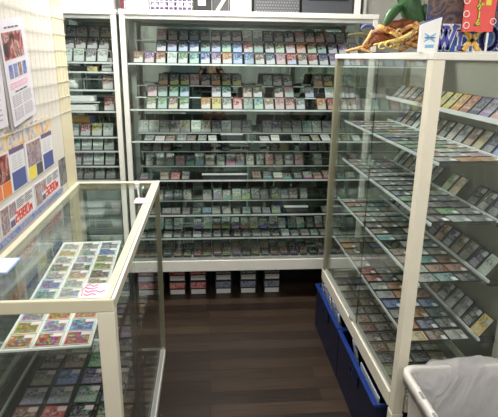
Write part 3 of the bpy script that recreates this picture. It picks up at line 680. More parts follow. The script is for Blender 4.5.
for i in range(8):
    y = 2.68-i*.062 if i < 7 else 2.02
    t_h = .29
    M = Matrix.Translation((.690+.004*(i % 3), y, .235)) @ Matrix.Rotation(R(12*((i % 3)-1)), 4, 'Z') @ Matrix.Rotation(R(-10), 4, 'Y')
    o = MB().box(-.004, .004, -.026, .026, -.22, (.072, .085, .078)[i % 3], 0, M).build('sealed_packet', PKA, None, .002)
    tag(o, f"white and blue sealed packet, {ordn(i+1)} from far end of open blue bins", 'packet', 'packets in the blue bins')
# long grey sheet in the near bin
o = MB().box(.674, .68, 1.65, 1.9, .05, .292).build('grey_folder', pbr('folder', (.42, .46, .55), .5), None, .002); tag(o, 'pale grey-blue folder standing in the near blue bin', 'folder')

# ------------------------------------------------------------------ wall panel: grid, posters
mb = MB(); xw = -.653
y = .9
while y < 2.5: mb.box(xw-.0006, xw+.0006, y-.0007, y+.0007, 1.345, 2.3); y += .052
z = 1.345
while z < 2.31: mb.box(xw+.001, xw+.003, .88, 2.5, z-.0016, z+.0016); z += .068
for y in (1.0, 2.42):
    for z in (1.42, 2.2): mb.box(-.6598, xw, y-.005, y+.005, z-.005, z+.005)
o = mb.build('wire_grid_panel', WIRE); tag(o, 'cream wire grid panel hung on the left wall', 'wire grid')
WM = lambda y, z, x: Matrix.Translation((x, y, z)) @ Matrix(((0, 0, 1), (1, 0, 0), (0, 1, 0))).to_4x4()  # X->+y, Y->+z, Z->+x
def sheet(name, y0, y1, z0, z1, x, mat, label, cat, group=None, th=.0015):
    o = B(x, x+th, y0, y1, z0, z1).build(name, mat); tag(o, label, cat, group); o['_b'] = (y0, y1, z0, z1, x+th)
    return o
lvl = {}
def pan(o, name, u0, u1, v0, v1, mat, k=1):
    y0, y1, z0, z1, x = o['_b']
    return B(x+.0002+.0006*(k-1), x+.0006*k+.0002, y0+(y1-y0)*u0, y0+(y1-y0)*u1, z1-(z1-z0)*v1, z1-(z1-z0)*v0).build(name, mat, o)
ARTR = artmat('red_picture', [(.03, .025, .03), (.06, .04, .05), (.40, .07, .05), (.50, .40, .38), (.04, .04, .05)], 20)
ARTO = artmat('orange_picture', [(.75, .3, .08), (.8, .5, .15), (.8, .7, .55), (.35, .4, .6), (.7, .25, .1)], 18)
ARTP = artmat('brown_picture', [(.06, .05, .06), (.35, .2, .14), (.5, .42, .45), (.16, .12, .2), (.5, .3, .15)], 30)
ARTB = artmat('blue_picture', [(.05, .08, .25), (.12, .2, .5), (.35, .35, .5), (.06, .05, .12)], 40)
ARTD = artmat('dark_picture', [(.05, .05, .06), (.16, .16, .17), (.3, .3, .31), (.06, .06, .07)], 26)
PAPER = pbr('flyer_paper', (.74, .70, .77), .45, noise=.02); PAPERB = pbr('poster_paper', (.78, .77, .80), .5, noise=.02)
def lines(o, u0, u1, v0, v1, n, mat=MIDG, cols=1, frac=.35):
    y0, y1, z0, z1, x = o['_b']; mb = MB(); rnd = random.Random(int(u0*100)+int(v0*1000))
    for i in range(n):
        v = v0+(v1-v0)*(i+.3)/n
        for c in range(cols):
            a = u0+(u1-u0)*c/cols; b = a+(u1-u0)/cols*rnd.uniform(.6, .92)
            mb.box(x+.0003, x+.0011, y0+(y1-y0)*a, y0+(y1-y0)*b, z1-(z1-z0)*(v+(v1-v0)/n*frac), z1-(z1-z0)*v)
    mb.build('small_print', mat, o)
F1 = sheet('flyer', 1.722, 1.958, 1.372, 1.712, -.6485, PAPER, 'lilac-white flyer with red picture and four blue cards on wire grid', 'flyer', 'flyers on the wire grid')
pan(F1, 'picture', .06, .84, .12, .37, ARTR); lines(F1, .2, .75, .065, .09, 1, DKGREY, 4, .6)
for i in range(4): pan(F1, 'card_picture', .14+i*.185, .28+i*.185, .42, .55, ARTB if i != 2 else ARTP)
lines(F1, .1, .85, .585, .65, 3, PINK, 5, .3); lines(F1, .25, .75, .668, .69, 1, DKGREY, 3, .6)
for i in range(2):
    for j in range(2): lines(F1, .1+i*.42, .48+i*.42, .705+j*.13, .82+j*.13, 6, MIDG, 3, .45)
F2 = sheet('flyer', 1.45, 1.69, 1.372, 1.712, -.6485, PAPER, 'lilac-white flyer at left frame edge on wire grid', 'flyer', 'flyers on the wire grid')
lines(F2, .1, .9, .5, .95, 10, MIDG, 3, .3); pan(F2, 'picture', .1, .9, .12, .4, ARTR)
for o, yy in ((F1, 1.692), (F2, 1.43)): B(-.6485, -.6465, yy, yy+.02, 1.368, 1.715).build('sleeve_edge', pbr('sleeve_grey', (.36, .36, .36), .5) if yy > 1.6 else bpy.data.materials['sleeve_grey'], o)
for nm_, y0, sq in (('right', 1.838, 'y'), ('left', 1.505, 'o')):
    P = sheet('poster', y0, y0+.32, 1.146, 1.356, -.6592, PAPERB, 'orange-headed poster with yellow square and blue panel on left wall' if sq == 'y' else 'orange-headed poster with two orange squares and blue panel on left wall', 'poster', 'orange-headed posters')
    pan(P, 'header_picture', 0, 1, 0, .30, ARTO); pan(P, 'title_bar', .58, 1, .30, .38, PURPLE); pan(P, 'character_picture', .06, .54, .34, .76, ARTP if sq == 'y' else ARTR)
    pan(P, 'colour_square', .06, .29, .77, .985, YELLOW if sq == 'y' else ORANGE); pan(P, 'colour_square', .32, .54, .77, .985, DKGREY if sq == 'y' else ORANGE)
    pan(P, 'blue_panel', .60, .99, .68, .975, DKBLUE); lines(P, .64, .96, .42, .66, 6, MIDG, 2, .15)
Mt = Matrix.Translation((0, 1.835, 1.52)) @ Matrix.Rotation(R(6.5), 4, 'X') @ Matrix.Translation((0, -1.835, -1.52))
for o in [F1]+list(F1.children): o.data.transform(Mt)
# price strokes
def strokes(segs, org, w, h, t, M, mat, name, parent, d=.0015, z=0):
    mb = MB()
    for a, b in segs:
        A = Vector((org[0]+a[0]*w, org[1]+a[1]*h, z)); Bb = Vector((org[0]+b[0]*w, org[1]+b[1]*h, z))
        dirv = (Bb-A).normalized(); A -= dirv*t*.4; Bb += dirv*t*.4; n = Vector((-dirv.y, dirv.x, 0))*t/2
        mb.prism([(A-n)[:2], (Bb-n)[:2], (Bb+n)[:2], (A+n)[:2]], z, z+d, 0, M)
    return mb.build(name, mat, parent)
DIG = {'2': [((0, 1), (1, 1)), ((1, 1), (1, .5)), ((1, .5), (0, .5)), ((0, .5), (0, 0)), ((0, 0), (1, 0))],
       '3': [((0, 1), (1, 1)), ((1, 1), (1, 0)), ((0, .5), (1, .5)), ((0, 0), (1, 0))],
       '8': [((0, 1), (1, 1)), ((1, 1), (1, 0)), ((0, .5), (1, .5)), ((0, 0), (1, 0)), ((0, 0), (0, 1))],
       '0': [((0, 1), (1, 1)), ((1, 1), (1, 0)), ((0, 0), (1, 0)), ((0, 0), (0, 1))],
       'en': [((0, 0), (0, .9)), ((0, .9), (1, .9)), ((1, .9), (1, 0)), ((0, .45), (1, .45)), ((.5, .9), (.5, .45))]}
for y0, txt in ((1.892, '3280'), (1.555, '2880')):
    P = sheet('price_flyer', y0, y0+.325, 1.032, 1.124, -.6592, PAPERB, f"small flyer with red {txt} price below the {'yellow-square' if txt[0]=='3' else 'orange-square'} poster", 'flyer', 'price flyers')
    pan(P, 'picture', .02, .22, .04, .96, ARTP); pan(P, 'small_picture', .24, .42, .06, .55, ARTP); pan(P, 'dark_block', .24, .36, .68, .92, PURPLE)
    lines(P, .46, .96, .06, .42, 5, DKGREY, 2, .3)
    for i, ch in enumerate(list(txt)+['en']):
        yy = y0+.125+i*.036; w = .024 if ch != 'en' else .018
        strokes(DIG[ch], (0, 0), w*.95, .031 if ch != 'en' else .022, .0048 if ch != 'en' else .005, WM(yy, 1.046, -.6572), RED, 'price_figure', P)
P = sheet('blue_banner', 1.52, 2.25, 1.002, 1.029, -.6592, ARTB, 'narrow dark blue picture strip just above the glass counter', 'banner')
pan(P, 'white_edge', 0, 1, 0, .06, WHITE)
P = sheet('grey_poster', 2.225, 2.328, 1.03, 1.15, -.6592, ARTD, 'small dark grey picture at right end of price flyers', 'poster')
# wall sheets standing in for the posters' reflection in the top glass
for i, (y0, y1, z0, z1, mt, lb) in enumerate(((1.25, 1.62, .62, .96, ARTD, 'dark sheet standing in for poster reflection at the front of the glass counter'), (1.66, 1.98, .62, .97, PAPERB, 'white sheet standing in for poster reflection at the middle of the glass counter'), (2.04, 2.30, .62, .96, PAPERB, 'white sheet standing in for poster reflection at the far end of the glass counter'))):
    P = sheet('poster', y0, y1, z0, z1, -.6592, mt, lb, 'poster', 'poster reflection stand-ins behind the counter')
    pan(P, 'dark_band', .05, .95, .02, .08, DKGREY); pan(P, 'picture', .1, .5, .5, .9, ARTP)

# ------------------------------------------------------------------ tags on the counter top
t = empty('price_card', (-.305, 1.22, CZ), 'white card with pink scribbles at near corner of glass counter', 'price card', 'cards on the counter top')
B(-.338, -.268, 1.19, 1.275, CZ+.0005, CZ+.002).build('card', WHITE, t)
mb = MB()
for i in range(4): mb.tube([(-.332+.01*k+.002*i, 1.262-.018*i+.006*math.sin(2.3*k+i), CZ+.0028) for k in range(4 if i != 2 else 6)], .0028, 6)
mb.tube([(-.330, 1.20, CZ+.0028), (-.336, 1.235, CZ+.0028), (-.33, 1.268, CZ+.0028)], .0018, 6)
mb.build('scribble', PINK, t)
t = empty('price_stand', (-.295, 2.12, CZ), 'small pink-white tag with clip on far end of glass counter', 'price stand', 'cards on the counter top')
B(-.318, -.262, 2.06, 2.14, CZ+.0005, CZ+.003).build('tag', pbr('pink_tag', (.80, .62, .63), .5), t)
MB().tube([(-.305, 2.14, CZ+.002), (-.308, 2.15, CZ+.03), (-.312, 2.155, CZ+.055)], .004, 8).build('clip_stem', WHITE, t)
MB().box(-.322, -.302, 2.15, 2.16, CZ+.05, CZ+.066).build('clip_head', WHITE, t, .003)
t = empty('paper_sheet', (-.605, 1.42, CZ), 'white paper with blue border lying on glass counter by the wall', 'paper')
B(-.645, -.575, 1.36, 1.475, CZ+.0005, CZ+.0015).build('border', pbr('border_blue', (.25, .38, .68), .5), t)
B(-.639, -.581, 1.366, 1.469, CZ+.0016, CZ+.0024).build('page', WHITE, t)

# ------------------------------------------------------------------ things on top of the tall case
ZT = 1.6205
def VM(x, y, z): return Matrix.Translation((x, y, z)) @ Matrix(((1, 0, 0), (0, 0, -1), (0, 1, 0))).to_4x4()   # X->x, Y->z, Z->-y (faces camera)
SB = artmat('sign_art', [(.015, .02, .05), (.05, .10, .28), (.06, .04, .05), (.20, .14, .12), (.02, .03, .08), (.30, .22, .20)], 16)
SB2 = artmat('sign_blue', [(.01, .03, .10), (.03, .12, .35), (.02, .05, .16)], 20)
t = empty('logo_sign', (.88, 1.63, ZT), 'dark cardboard game sign with large blue and gold logo letters on tall showcase', 'sign')
B(.690, 1.075, 1.626, 1.631, ZT+.06, ZT+.22).build('backing_board', SB, t)
B(.715, 1.075, 1.619, 1.6255, ZT, ZT+.062).build('base_board', SB2, t)
B(.76, 1.03, 1.633, 1.69, ZT, ZT+.004).build('foot', WHITE, t)
MB().bar((.88, 1.69, ZT+.004), (.88, 1.633, ZT+.16), .02, .004, (1, 0, 0)).build('prop', WHITE, t)
BLUEINK = pbr('logo_blue', (.09, .10, .45), .35); GOLD = artmat('logo_gold', [(.75, .20, .02), (.85, .5, .08), (.9, .8, .4)], 22, dist=.2)
def circ(n=18, rx=.5, ry=.5, cx=.5, cy=.5): return [((cx+rx*math.cos(2*PI*i/n), cy+ry*math.sin(2*PI*i/n)), (cx+rx*math.cos(2*PI*(i+1)/n), cy+ry*math.sin(2*PI*(i+1)/n))) for i in range(n)]
Wg = [((.1, 1), (.32, 0)), ((.32, 0), (.55, .9)), ((.45, .95), (.66, 0)), ((.66, 0), (.92, 1))]; Ws = [((0, 1), (.24, 1)), ((.36, 1), (.6, 1)), ((.8, 1), (1.05, 1))]
Ig = [((.5, 0), (.5, 1))]; Is = [((.1, 0), (.9, 0)), ((.1, 1), (.9, 1))]
Xg = [((.05, 1), (.95, 0)), ((.95, 1), (.05, 0))]; Xs = [((-.1, 0), (.25, 0)), ((.75, 0), (1.1, 0)), ((-.08, 1), (.2, 1)), ((.8, 1), (1.08, 1))]
Og = circ(); Sg = [((.9, .85), (.6, 1)), ((.6, 1), (.3, .95)), ((.3, .95), (.12, .75)), ((.12, .75), (.3, .55)), ((.3, .55), (.7, .45)), ((.7, .45), (.9, .25)), ((.9, .25), (.7, .05)), ((.7, .05), (.35, 0)), ((.35, 0), (.08, .15))]
x = .716; zb = ZT+.012
for g, sr, w, h, tk, mt in ((Wg, Ws, .074, .066, .0095, BLUEINK), (Ig, Is, .016, .044, .009, BLUEINK), (Xg, Xs, .052, .052, .012, GOLD), (Og, [], .052, .064, .011, BLUEINK), (Sg, [], .042, .060, .010, BLUEINK), (Sg, [], .042, .060, .010, BLUEINK)):
    M = VM(x, 1.6188, zb)
    o = strokes(g+sr, (0, 0), w, h, tk+.007, M, WHITE, 'letter_outline', t, d=.003)
    strokes(g, (0, 0), w, h, tk, VM(x, 1.6157, zb), mt, 'letter_face', o, d=.002)
    if sr: strokes(sr, (0, 0), w, h, .005, VM(x, 1.6155, zb), mt, 'letter_serif', o, d=.002)
    x += w+.005
# red vertical sign
t = empty('red_sign', (.86, 1.57, ZT), 'red hanging card with yellow vertical lettering on white stand', 'sign')
B(.781, .880, 1.568, 1.572, ZT+.062, ZT+.215).build('red_board', pbr('coral_red', (.80, .11, .10), .5), t)
B(.866, .872, 1.573, 1.577, ZT+.004, ZT+.12).build('stem', WHITE, t); B(.815, .93, 1.55, 1.60, ZT, ZT+.004).build('stand_base', WHITE, t, .001)
G_do = [((.35, 1), (.35, 0)), ((.35, .6), (.8, .38)), ((.68, 1), (.74, .85)), ((.86, 1), (.92, .85))]
G_ge = [((.32, 1), (.1, .5)), ((.24, .72), (.85, .72)), ((.6, .72), (.36, 0)), ((.74, 1.02), (.8, .88)), ((.92, 1.02), (.98, .88))]
G_bar = [((.5, 1), (.5, 0))]
G_mu = [((.5, 1), (.15, .1)), ((.15, .1), (.85, .15)), ((.65, .45), (.9, 0))]
for i, g in enumerate((G_do, G_ge, G_bar, G_mu)):
    zz = ZT+.140-.0225*i+.008
    o = strokes(g, (0, 0), .021, .0165, .0075, VM(.818, 1.5678, zz), DKGREY, 'glyph_outline', t, d=.0015)
    strokes(g, (0, 0), .021, .0165, .0042, VM(.818, 1.5662, zz), YELLOW, 'glyph', o, d=.0015)
B(.847, .863, 1.5665, 1.568, ZT+.138, ZT+.16).build('yellow_square', YELLOW, t)
for i, (cx, cz) in enumerate(((.785, .150), (.788, .112), (.792, .079), (.876, .092))):
    MB().tube([(cx+.009*math.cos(a), 1.5655, ZT+cz+.009*math.sin(a)) for a in [2*PI*k/14 for k in range(15)]], .0016, 6).build('bubble_ring', WHITE, t)
# white folded leaflet with blue cross emblem
t = empty('white_leaflet', (.68, 1.60, ZT), 'white folded card with pale blue cross emblem on tall showcase corner', 'leaflet')
MB().prism([(0, 0), (.058, 0), (.062, .104), (-.002, .082)], 0, .002, 0, VM(.664, 1.595, ZT)).build('front_leaf', WHITE, t)
MB().prism([(0, 0), (.058, 0), (.062, .107), (-.002, .086)], 0, .002, 0, VM(.666, 1.612, ZT)).build('rear_leaf', pbr('leaf_blue', (.10, .14, .42), .4), t)
MB().box(.664, .6655, 1.594, 1.612, ZT, ZT+.08).build('fold', WHITE, t)
LB = pbr('emblem_blue', (.22, .48, .72), .4); LBD = pbr('emblem_dark', (.08, .16, .38), .4)
mb = MB()
for a in (35, 145, 215, 325):
    c, s_ = math.cos(R(a)), math.sin(R(a)); n = (-s_*.004, c*.004); p0 = (.029+c*.003, .043+s_*.003); p1 = (.029+c*.022, .043+s_*.022)
    mb.prism([(p0[0]-n[0], p0[1]-n[1]), (p0[0]+n[0], p0[1]+n[1]), (p1[0]+n[0]*.3, p1[1]+n[1]*.3), (p1[0]-n[0]*.3, p1[1]-n[1]*.3)][::-1], 0, .001, 0, VM(.664, 1.5928, ZT))
mb.build('emblem', LB, t)
MB().prism([(.012, .041), (.046, .041), (.046, .0445), (.012, .0445)], 0, .001, 0, VM(.664, 1.5916, ZT)).build('emblem_bar', LBD, t)
MB().prism([(.016, .012), (.044, .013), (.044, .023), (.016, .022)], 0, .001, 0, VM(.664, 1.5928, ZT)).build('blue_caption', LB, t)
# dragon standee (generic) -- orange curling claws and green limbs on the far end of the tall case
OR1 = artmat('dragon_orange', [(.16, .04, .02), (.55, .20, .05), (.80, .50, .18), (.50, .18, .05), (.18, .05, .02)], 42)
GR1 = artmat('dragon_green', [(.015, .04, .02), (.035, .11, .04), (.05, .14, .05), (.02, .03, .015)], 26)
YL1 = artmat('dragon_gold', [(.45, .26, .04), (.75, .52, .12), (.85, .7, .35), (.3, .14, .03)], 48)
BR1 = artmat('dragon_brown', [(.03, .012, .01), (.22, .05, .03), (.36, .14, .06), (.05, .02, .015)], 40)
t = empty('dragon_figure', (.80, 2.3, ZT), 'orange and green clawed dragon figure on far end of tall showcase', 'figure')
YD = 2.25
def P2(u, v, dy=0):   # figure coordinates: metres right of / above the base point
    return (.60+u, YD+dy, ZT+v)
def curve(pts, n=6):
    out = []; P = [Vector(p) for p in pts]; P = [P[0]*2-P[1]]+P+[P[-1]*2-P[-2]]
    for i in range(1, len(P)-2):
        for k in range(n):
            s = k/n; a, b, c, d = P[i-1], P[i], P[i+1], P[i+2]
            out.append(.5*((2*b)+(c-a)*s+(2*a-5*b+4*c-d)*s*s+(3*b-a-3*c+d)*s**3))
    out.append(P[-2]); return out
def limb(pts, r0, r1, mat, name, par=None, n=10, bulge=0):
    q = curve(pts); L = len(q)-1
    return MB().tube(q, [max(.0012, r0+(r1-r0)*i/L + bulge*math.sin(PI*i/L)) for i in range(L+1)], n).build(name, mat, par or t)
limb([P2(.20, .05), P2(.26, .10, .03), P2(.33, .09, .03), P2(.40, .05)], .03, .035, BR1, 'body', bulge=.02)
limb([P2(.335, .06, .02), P2(.325, .12, .03), P2(.30, .18, .04), P2(.275, .26, .05)], .016, .050, GR1, 'green_neck', bulge=.01)
limb([P2(.160, .105, -.01), P2(.185, .150, 0), P2(.215, .18, .01), P2(.262, .205, .03)], .005, .007, GR1, 'green_wing', bulge=.017)
limb([P2(.345, .20, .05), P2(.39, .16, .04), P2(.43, .14, .03)], .02, .01, GR1, 'green_wing', bulge=.02)
limb([P2(.395, .08, .03), P2(.42, .14, .04), P2(.415, .22, .04)], .016, .022, BR1, 'red_scale_limb', bulge=.01)
limb([P2(.0, .006, -.02), P2(.05, .02, -.03), P2(.10, .035, -.02), P2(.125, .075), P2(.135, .085, .01)], .006, .011, OR1, 'orange_claw')
limb([P2(.05, .02, -.03), P2(.085, .012, -.04), P2(.115, .004, -.045)], .006, .003, OR1, 'orange_claw')
limb([P2(.145, .105), P2(.165, .10, -.02), P2(.215, .085, -.03), P2(.245, .065, -.03)], .018, .007, OR1, 'orange_claw')
limb([P2(.115, .035, -.04), P2(.17, .045, -.05), P2(.235, .06, -.05), P2(.285, .085, -.03), P2(.32, .115, -.01), P2(.345, .13)], .004, .012, YL1, 'long_claw', bulge=.005)
limb([P2(.19, .03, -.03), P2(.25, .045, -.04), P2(.31, .03, -.04), P2(.345, .010, -.05)], .009, .011, OR1, 'orange_claw')
limb([P2(.345, .01, -.05), P2(.36, .03, -.05), P2(.355, .05, -.04)], .01, .004, OR1, 'orange_claw')
for u, v, s in ((.145, .012, 1), (.205, .012, .9), (.175, .02, 1.1), (.215, .075, .8)):
    q = [P2(u+.02*s*math.cos(a)*(1-.06*k), v+.014+.016*s*math.sin(a)*(1-.06*k), -.055-.002*k) for k, a in enumerate([.6*k for k in range(11)])]
    MB().tube(q, [.0055*s*(1-.05*k) for k in range(11)], 8).build('gold_curl', YL1, t)
limb([P2(.30, .04, -.02), P2(.33, .055, -.03), P2(.355, .085, -.02), P2(.36, .12)], .014, .012, BR1, 'red_scale_limb')
limb([P2(.375, .01, -.02), P2(.39, .05, -.02), P2(.37, .09, -.01), P2(.385, .13)], .012, .012, OR1, 'orange_claw')
limb([P2(.09, .03, 0), P2(.13, .055, -.01), P2(.17, .06, .01), P2(.22, .05, 0)], .012, .016, BR1, 'red_scale_limb', bulge=.012)
limb([P2(.11, .07, -.01), P2(.15, .09, .0), P2(.20, .115, .01), P2(.27, .12, .01)], .012, .02, BR1, 'red_scale_limb', bulge=.006)
limb([P2(.07, .03, -.03), P2(.095, .06, -.02), P2(.115, .09, -.01)], .004, .010, OR1, 'orange_claw')
limb([P2(.23, .012, -.04), P2(.265, .03, -.04), P2(.285, .06, -.03), P2(.31, .07, -.03)], .007, .010, OR1, 'orange_claw')
limb([P2(.245, .10, -.02), P2(.28, .115, -.03), P2(.30, .095, -.04), P2(.285, .075, -.04)], .010, .005, OR1, 'orange_claw')
limb([P2(.21, .02, -.05), P2(.225, .05, -.05), P2(.205, .075, -.05), P2(.18, .085, -.05)], .007, .005, YL1, 'long_claw')
limb([P2(.30, .13, -.01), P2(.33, .10, -.03), P2(.345, .06, -.04), P2(.335, .03, -.04)], .010, .007, OR1, 'orange_claw')
limb([P2(.02, .075, .03), P2(.075, .08, .03), P2(.125, .075, .02)], .006, .012, pbr('olive_limb', (.13, .13, .06), .5), 'olive_tail')
q = [P2(.105+.026*math.cos(a), .10+.018*math.sin(a), .03) for a in [PI*k/10 for k in range(11)]]
MB().tube(q, .007, 8).build('navy_horn', DKBLUE, t)
for u in (.16, .30, .395): B(.60+u-.02, .60+u+.02, YD-.06, YD+.05, ZT, ZT+.006).build('base_pad', BLACK, t)

# ------------------------------------------------------------------ waste bin with bag
def rrect(x0, x1, y0, y1, r, z, n=5):
    pts = []
    for cx, cy, a0 in ((x1-r, y1-r, 0), (x0+r, y1-r, 90), (x0+r, y0+r, 180), (x1-r, y0+r, 270)):
        for k in range(n+1):
            a = R(a0+90*k/n); pts.append((cx+r*math.cos(a), cy+r*math.sin(a), z))
    out = []
    for i in range(len(pts)):
        a, b = Vector(pts[i]), Vector(pts[(i+1) % len(pts)]); out.append(tuple(a))
        L = (b-a).length; m = int(L/.03)
        for k in range(1, m): out.append(tuple(a.lerp(b, k/m)))
    return out
bx0, bx1, by0, by1, bz = .664, 1.075, 1.0, 1.468, .572
t = empty('waste_bin', (.89, 1.2, 0), 'grey plastic waste bin in front of the tall showcase', 'waste bin')
def rr(i, z, r=.045): return rrect(bx0+i, bx1-i, by0+i, by1-i, r-min(i*.5, .02), z)
base = rr(0, 0); npt = len(base)
def ring(i, z):
    cx_, cy_ = (bx0+bx1)/2, (by0+by1)/2; hx, hy = (bx1-bx0)/2, (by1-by0)/2
    return [(cx_+(p[0]-cx_)*(hx-i)/hx, cy_+(p[1]-cy_)*(hy-i)/hy, z) for p in base]
MB().loft([ring(.035, 0), ring(.03, .2), ring(.02, .50), ring(.016, bz-.03), ring(.021, bz-.03), ring(.026, .5), ring(.040, .02)], cap1=True).build('bucket', GREYP, t)
MB().loft([ring(.014, bz-.045), ring(0, bz-.045), ring(-.001, bz-.004), ring(.004, bz), ring(.016, bz), ring(.02, bz-.006), ring(.018, bz-.03)], cap0=False).build('rim', pbr('bin_rim', (.70, .69, .66), .35), t)
for y in (1.10, 1.20, 1.30): B(bx0+.003, bx0+.013, y-.018, y+.018, bz-.001, bz+.0012).build('rim_slot', pbr('slot', (.25, .25, .24), .5) if y == 1.10 else bpy.data.materials['slot'], t, .0005)
BAG, nt, out = newmat('plastic_bag')
pb = N(nt, 'ShaderNodeBsdfPrincipled'); pb.inputs['Base Color'].default_value = (.80, .79, .81, 1); pb.inputs['Roughness'].default_value = .3
trb = N(nt, 'ShaderNodeBsdfTransparent'); tl = N(nt, 'ShaderNodeBsdfTranslucent'); tl.inputs[0].default_value = (.7, .7, .72, 1)
m1 = N(nt, 'ShaderNodeMixShader'); m1.inputs[0].default_value = .3; m2_ = N(nt, 'ShaderNodeMixShader'); m2_.inputs[0].default_value = .22
tcb = N(nt, 'ShaderNodeTexCoord'); mpb = N(nt, 'ShaderNodeMapping'); mpb.inputs['Scale'].default_value = (5, 13, 3); mpb.inputs['Rotation'].default_value = (0, .3, .5)
nzb = N(nt, 'ShaderNodeTexNoise'); nzb.inputs['Scale'].default_value = 1.6; nzb.inputs['Detail'].default_value = 3; nzb.inputs['Distortion'].default_value = 1.5
bpb = N(nt, 'ShaderNodeBump'); bpb.inputs['Strength'].default_value = .75; bpb.inputs['Distance'].default_value = .03
nt.links.new(tcb.outputs['Object'], mpb.inputs[0]); nt.links.new(mpb.outputs[0], nzb.inputs['Vector']); nt.links.new(nzb.outputs['Fac'], bpb.inputs['Height']); nt.links.new(bpb.outputs[0], pb.inputs['Normal'])
nt.links.new(pb.outputs[0], m1.inputs[1]); nt.links.new(tl.outputs[0], m1.inputs[2]); nt.links.new(m1.outputs[0], m2_.inputs[1]); nt.links.new(trb.outputs[0], m2_.inputs[2]); nt.links.new(m2_.outputs[0], out.inputs[0])
rings = []
cx_, cy_ = (bx0+bx1)/2, (by0+by1)/2
rb = random.Random(3)
ph = [rb.uniform(0, 6) for _ in range(6)]
for k, (ins, z, side) in enumerate(((.075, .06, 0), (.055, .2, 0), (.042, .36, 0), (.034, .47, 0), (.027, .53, 0), (.016, bz+.004, 1), (.002, bz+.012, 1), (-.008, bz+.002, 1), (-.012, bz-.04, 1), (-.012, bz-.075, 1))):
    r_g = []
    for i, p in enumerate(ring(ins, z)):
        a = math.atan2(p[1]-cy_, p[0]-cx_)
        wr = .007*math.sin(7*a+ph[0]+k*.6)+.006*math.sin(17*a+ph[1]-k*.5)+.005*math.sin(29*a+ph[2]+k*.8)
        fx = max(0, min(1, (p[0]-bx0-.05)/.06))   # 0 on the rim exposed at the aisle side, 1 elsewhere
        x_, y_, z_ = p
        if side:
            if fx < 1:
                q = ring(.024, bz-.012+.006*math.sin(11*a))[i]
                x_, y_, z_ = (q[0]*(1-fx)+x_*fx, q[1]*(1-fx)+y_*fx, q[2]*(1-fx)+z_*fx)
            lift = fx*max(0, math.sin(a))*.013*(.55+.45*math.sin(5*a+.6)) * (1 if k in (5, 6, 7) else 0)
            z_ += lift + wr*fx*(1.2 if k > 7 else .6)
            if k in (6, 7, 8, 9): y_ += abs(wr)*fx*.6*(1 if y_ > cy_ else -1)
        else:
            s = 1-abs(wr)*1.0/.2*.6
            x_ = cx_+(x_-cx_)*s; y_ = cy_+(y_-cy_)*s
        r_g.append((x_, y_, z_))
    rings.append(r_g)
o = MB().loft(rings).build('bin_liner', BAG); tag(o, 'translucent white plastic bag lining the grey waste bin', 'plastic bag')
ss = o.modifiers.new('smooth', 'SUBSURF'); ss.levels = 1; ss.render_levels = 2
tx = bpy.data.textures.new('bag_wrinkles', 'CLOUDS'); tx.noise_scale = .03
dm = o.modifiers.new('wrinkle', 'DISPLACE'); dm.texture = tx; dm.strength = .009; dm.mid_level = .5; dm.texture_coords = 'GLOBAL'
# white crumpled paper in the bin's near right
o = MB().loft([[(.98+.07*s*math.cos(a)*(1+.15*math.sin(3*a)), 1.10+.06*s*math.sin(a)*(1+.2*math.cos(2*a)), .40+h) for a in [2*PI*k/14 for k in range(14)]] for h, s in ((0, .5), (.03, .95), (.07, 1), (.10, .6), (.11, .2))], cap1=True).build('crumpled_paper', WHITE)
tag(o, 'crumpled white bag inside the waste bin', 'rubbish')
bpy.data.objects.remove(o)   # nothing of it is certain in the photo

# ------------------------------------------------------------------ the photographer (seen in the mirrored case backs)
SKIN = pbr('skin', (.55, .34, .24), .5); JACK = pbr('dark_jacket', (.018, .020, .026), .8); TROU = pbr('grey_trousers', (.06, .06, .07), .8); HAIR = pbr('hair', (.015, .012, .01), .5)
def skin_obj(name, verts, edges, radii, mat, parent=None, sub=2):
    me = bpy.data.meshes.new(name); me.from_pydata([Vector(v) for v in verts], edges, []); me.materials.append(mat)
    o = bpy.data.objects.new(name, me); COL.objects.link(o)
    sk = o.modifiers.new('skin', 'SKIN'); me.skin_vertices.new() if not me.skin_vertices else None
    for v, r in zip(me.skin_vertices[0].data, radii): v.radius = (r, r) if isinstance(r, (int, float)) else r
    me.skin_vertices[0].data[0].use_root = True; sk.use_smooth_shade = True
    o.modifiers.new('sub', 'SUBSURF').render_levels = sub; o.modifiers['sub'].levels = sub
    dg = bpy.context.evaluated_depsgraph_get(); m2 = bpy.data.meshes.new_from_object(o.evaluated_get(dg)); m2.name = name
    o.modifiers.clear(); o.data = m2; m2.materials.clear() if False else None
    if parent: o.parent = parent
    return o
PXc, PYc = .09, -.36
def pp(x, y, z): return (PXc+x, PYc+y, z)
V = [pp(0, 0, .86), pp(0, .0, 1.0), pp(0, 0, 1.16), pp(0, .01, 1.27), pp(0, .02, 1.335), pp(0, .035, 1.40), pp(0, .045, 1.47), pp(0, .04, 1.53),
     pp(.09, 0, .80), pp(.10, .01, .45), pp(.10, -.01, .09), pp(.10, .12, .03),
     pp(-.09, 0, .80), pp(-.10, .01, .45), pp(-.10, -.01, .09), pp(-.10, .12, .03),
     pp(.16, 0, 1.28), pp(.22, .08, 1.10), pp(.09, .28, 1.40), pp(.02, .325, 1.535),
     pp(-.16, 0, 1.28), pp(-.24, .08, 1.12), pp(-.16, .28, 1.40), pp(-.115, .325, 1.535)]
E = [(0, 1), (1, 2), (2, 3), (3, 4), (4, 5), (5, 6), (6, 7), (0, 8), (8, 9), (9, 10), (10, 11), (0, 12), (12, 13), (13, 14), (14, 15), (3, 16), (16, 17), (17, 18), (18, 19), (3, 20), (20, 21), (21, 22), (22, 23)]
RR = [(.13, .10), (.13, .095), (.145, .10), (.13, .09), .05, .075, .088, .06, .085, .058, .04, .035, .085, .058, .04, .035, .058, .045, .034, .026, .058, .045, .034, .026]
person = skin_obj('person', V, E, RR, SKIN)
tag(person, 'person in dark jacket holding up a phone, mirrored in the wide showcase', 'person')
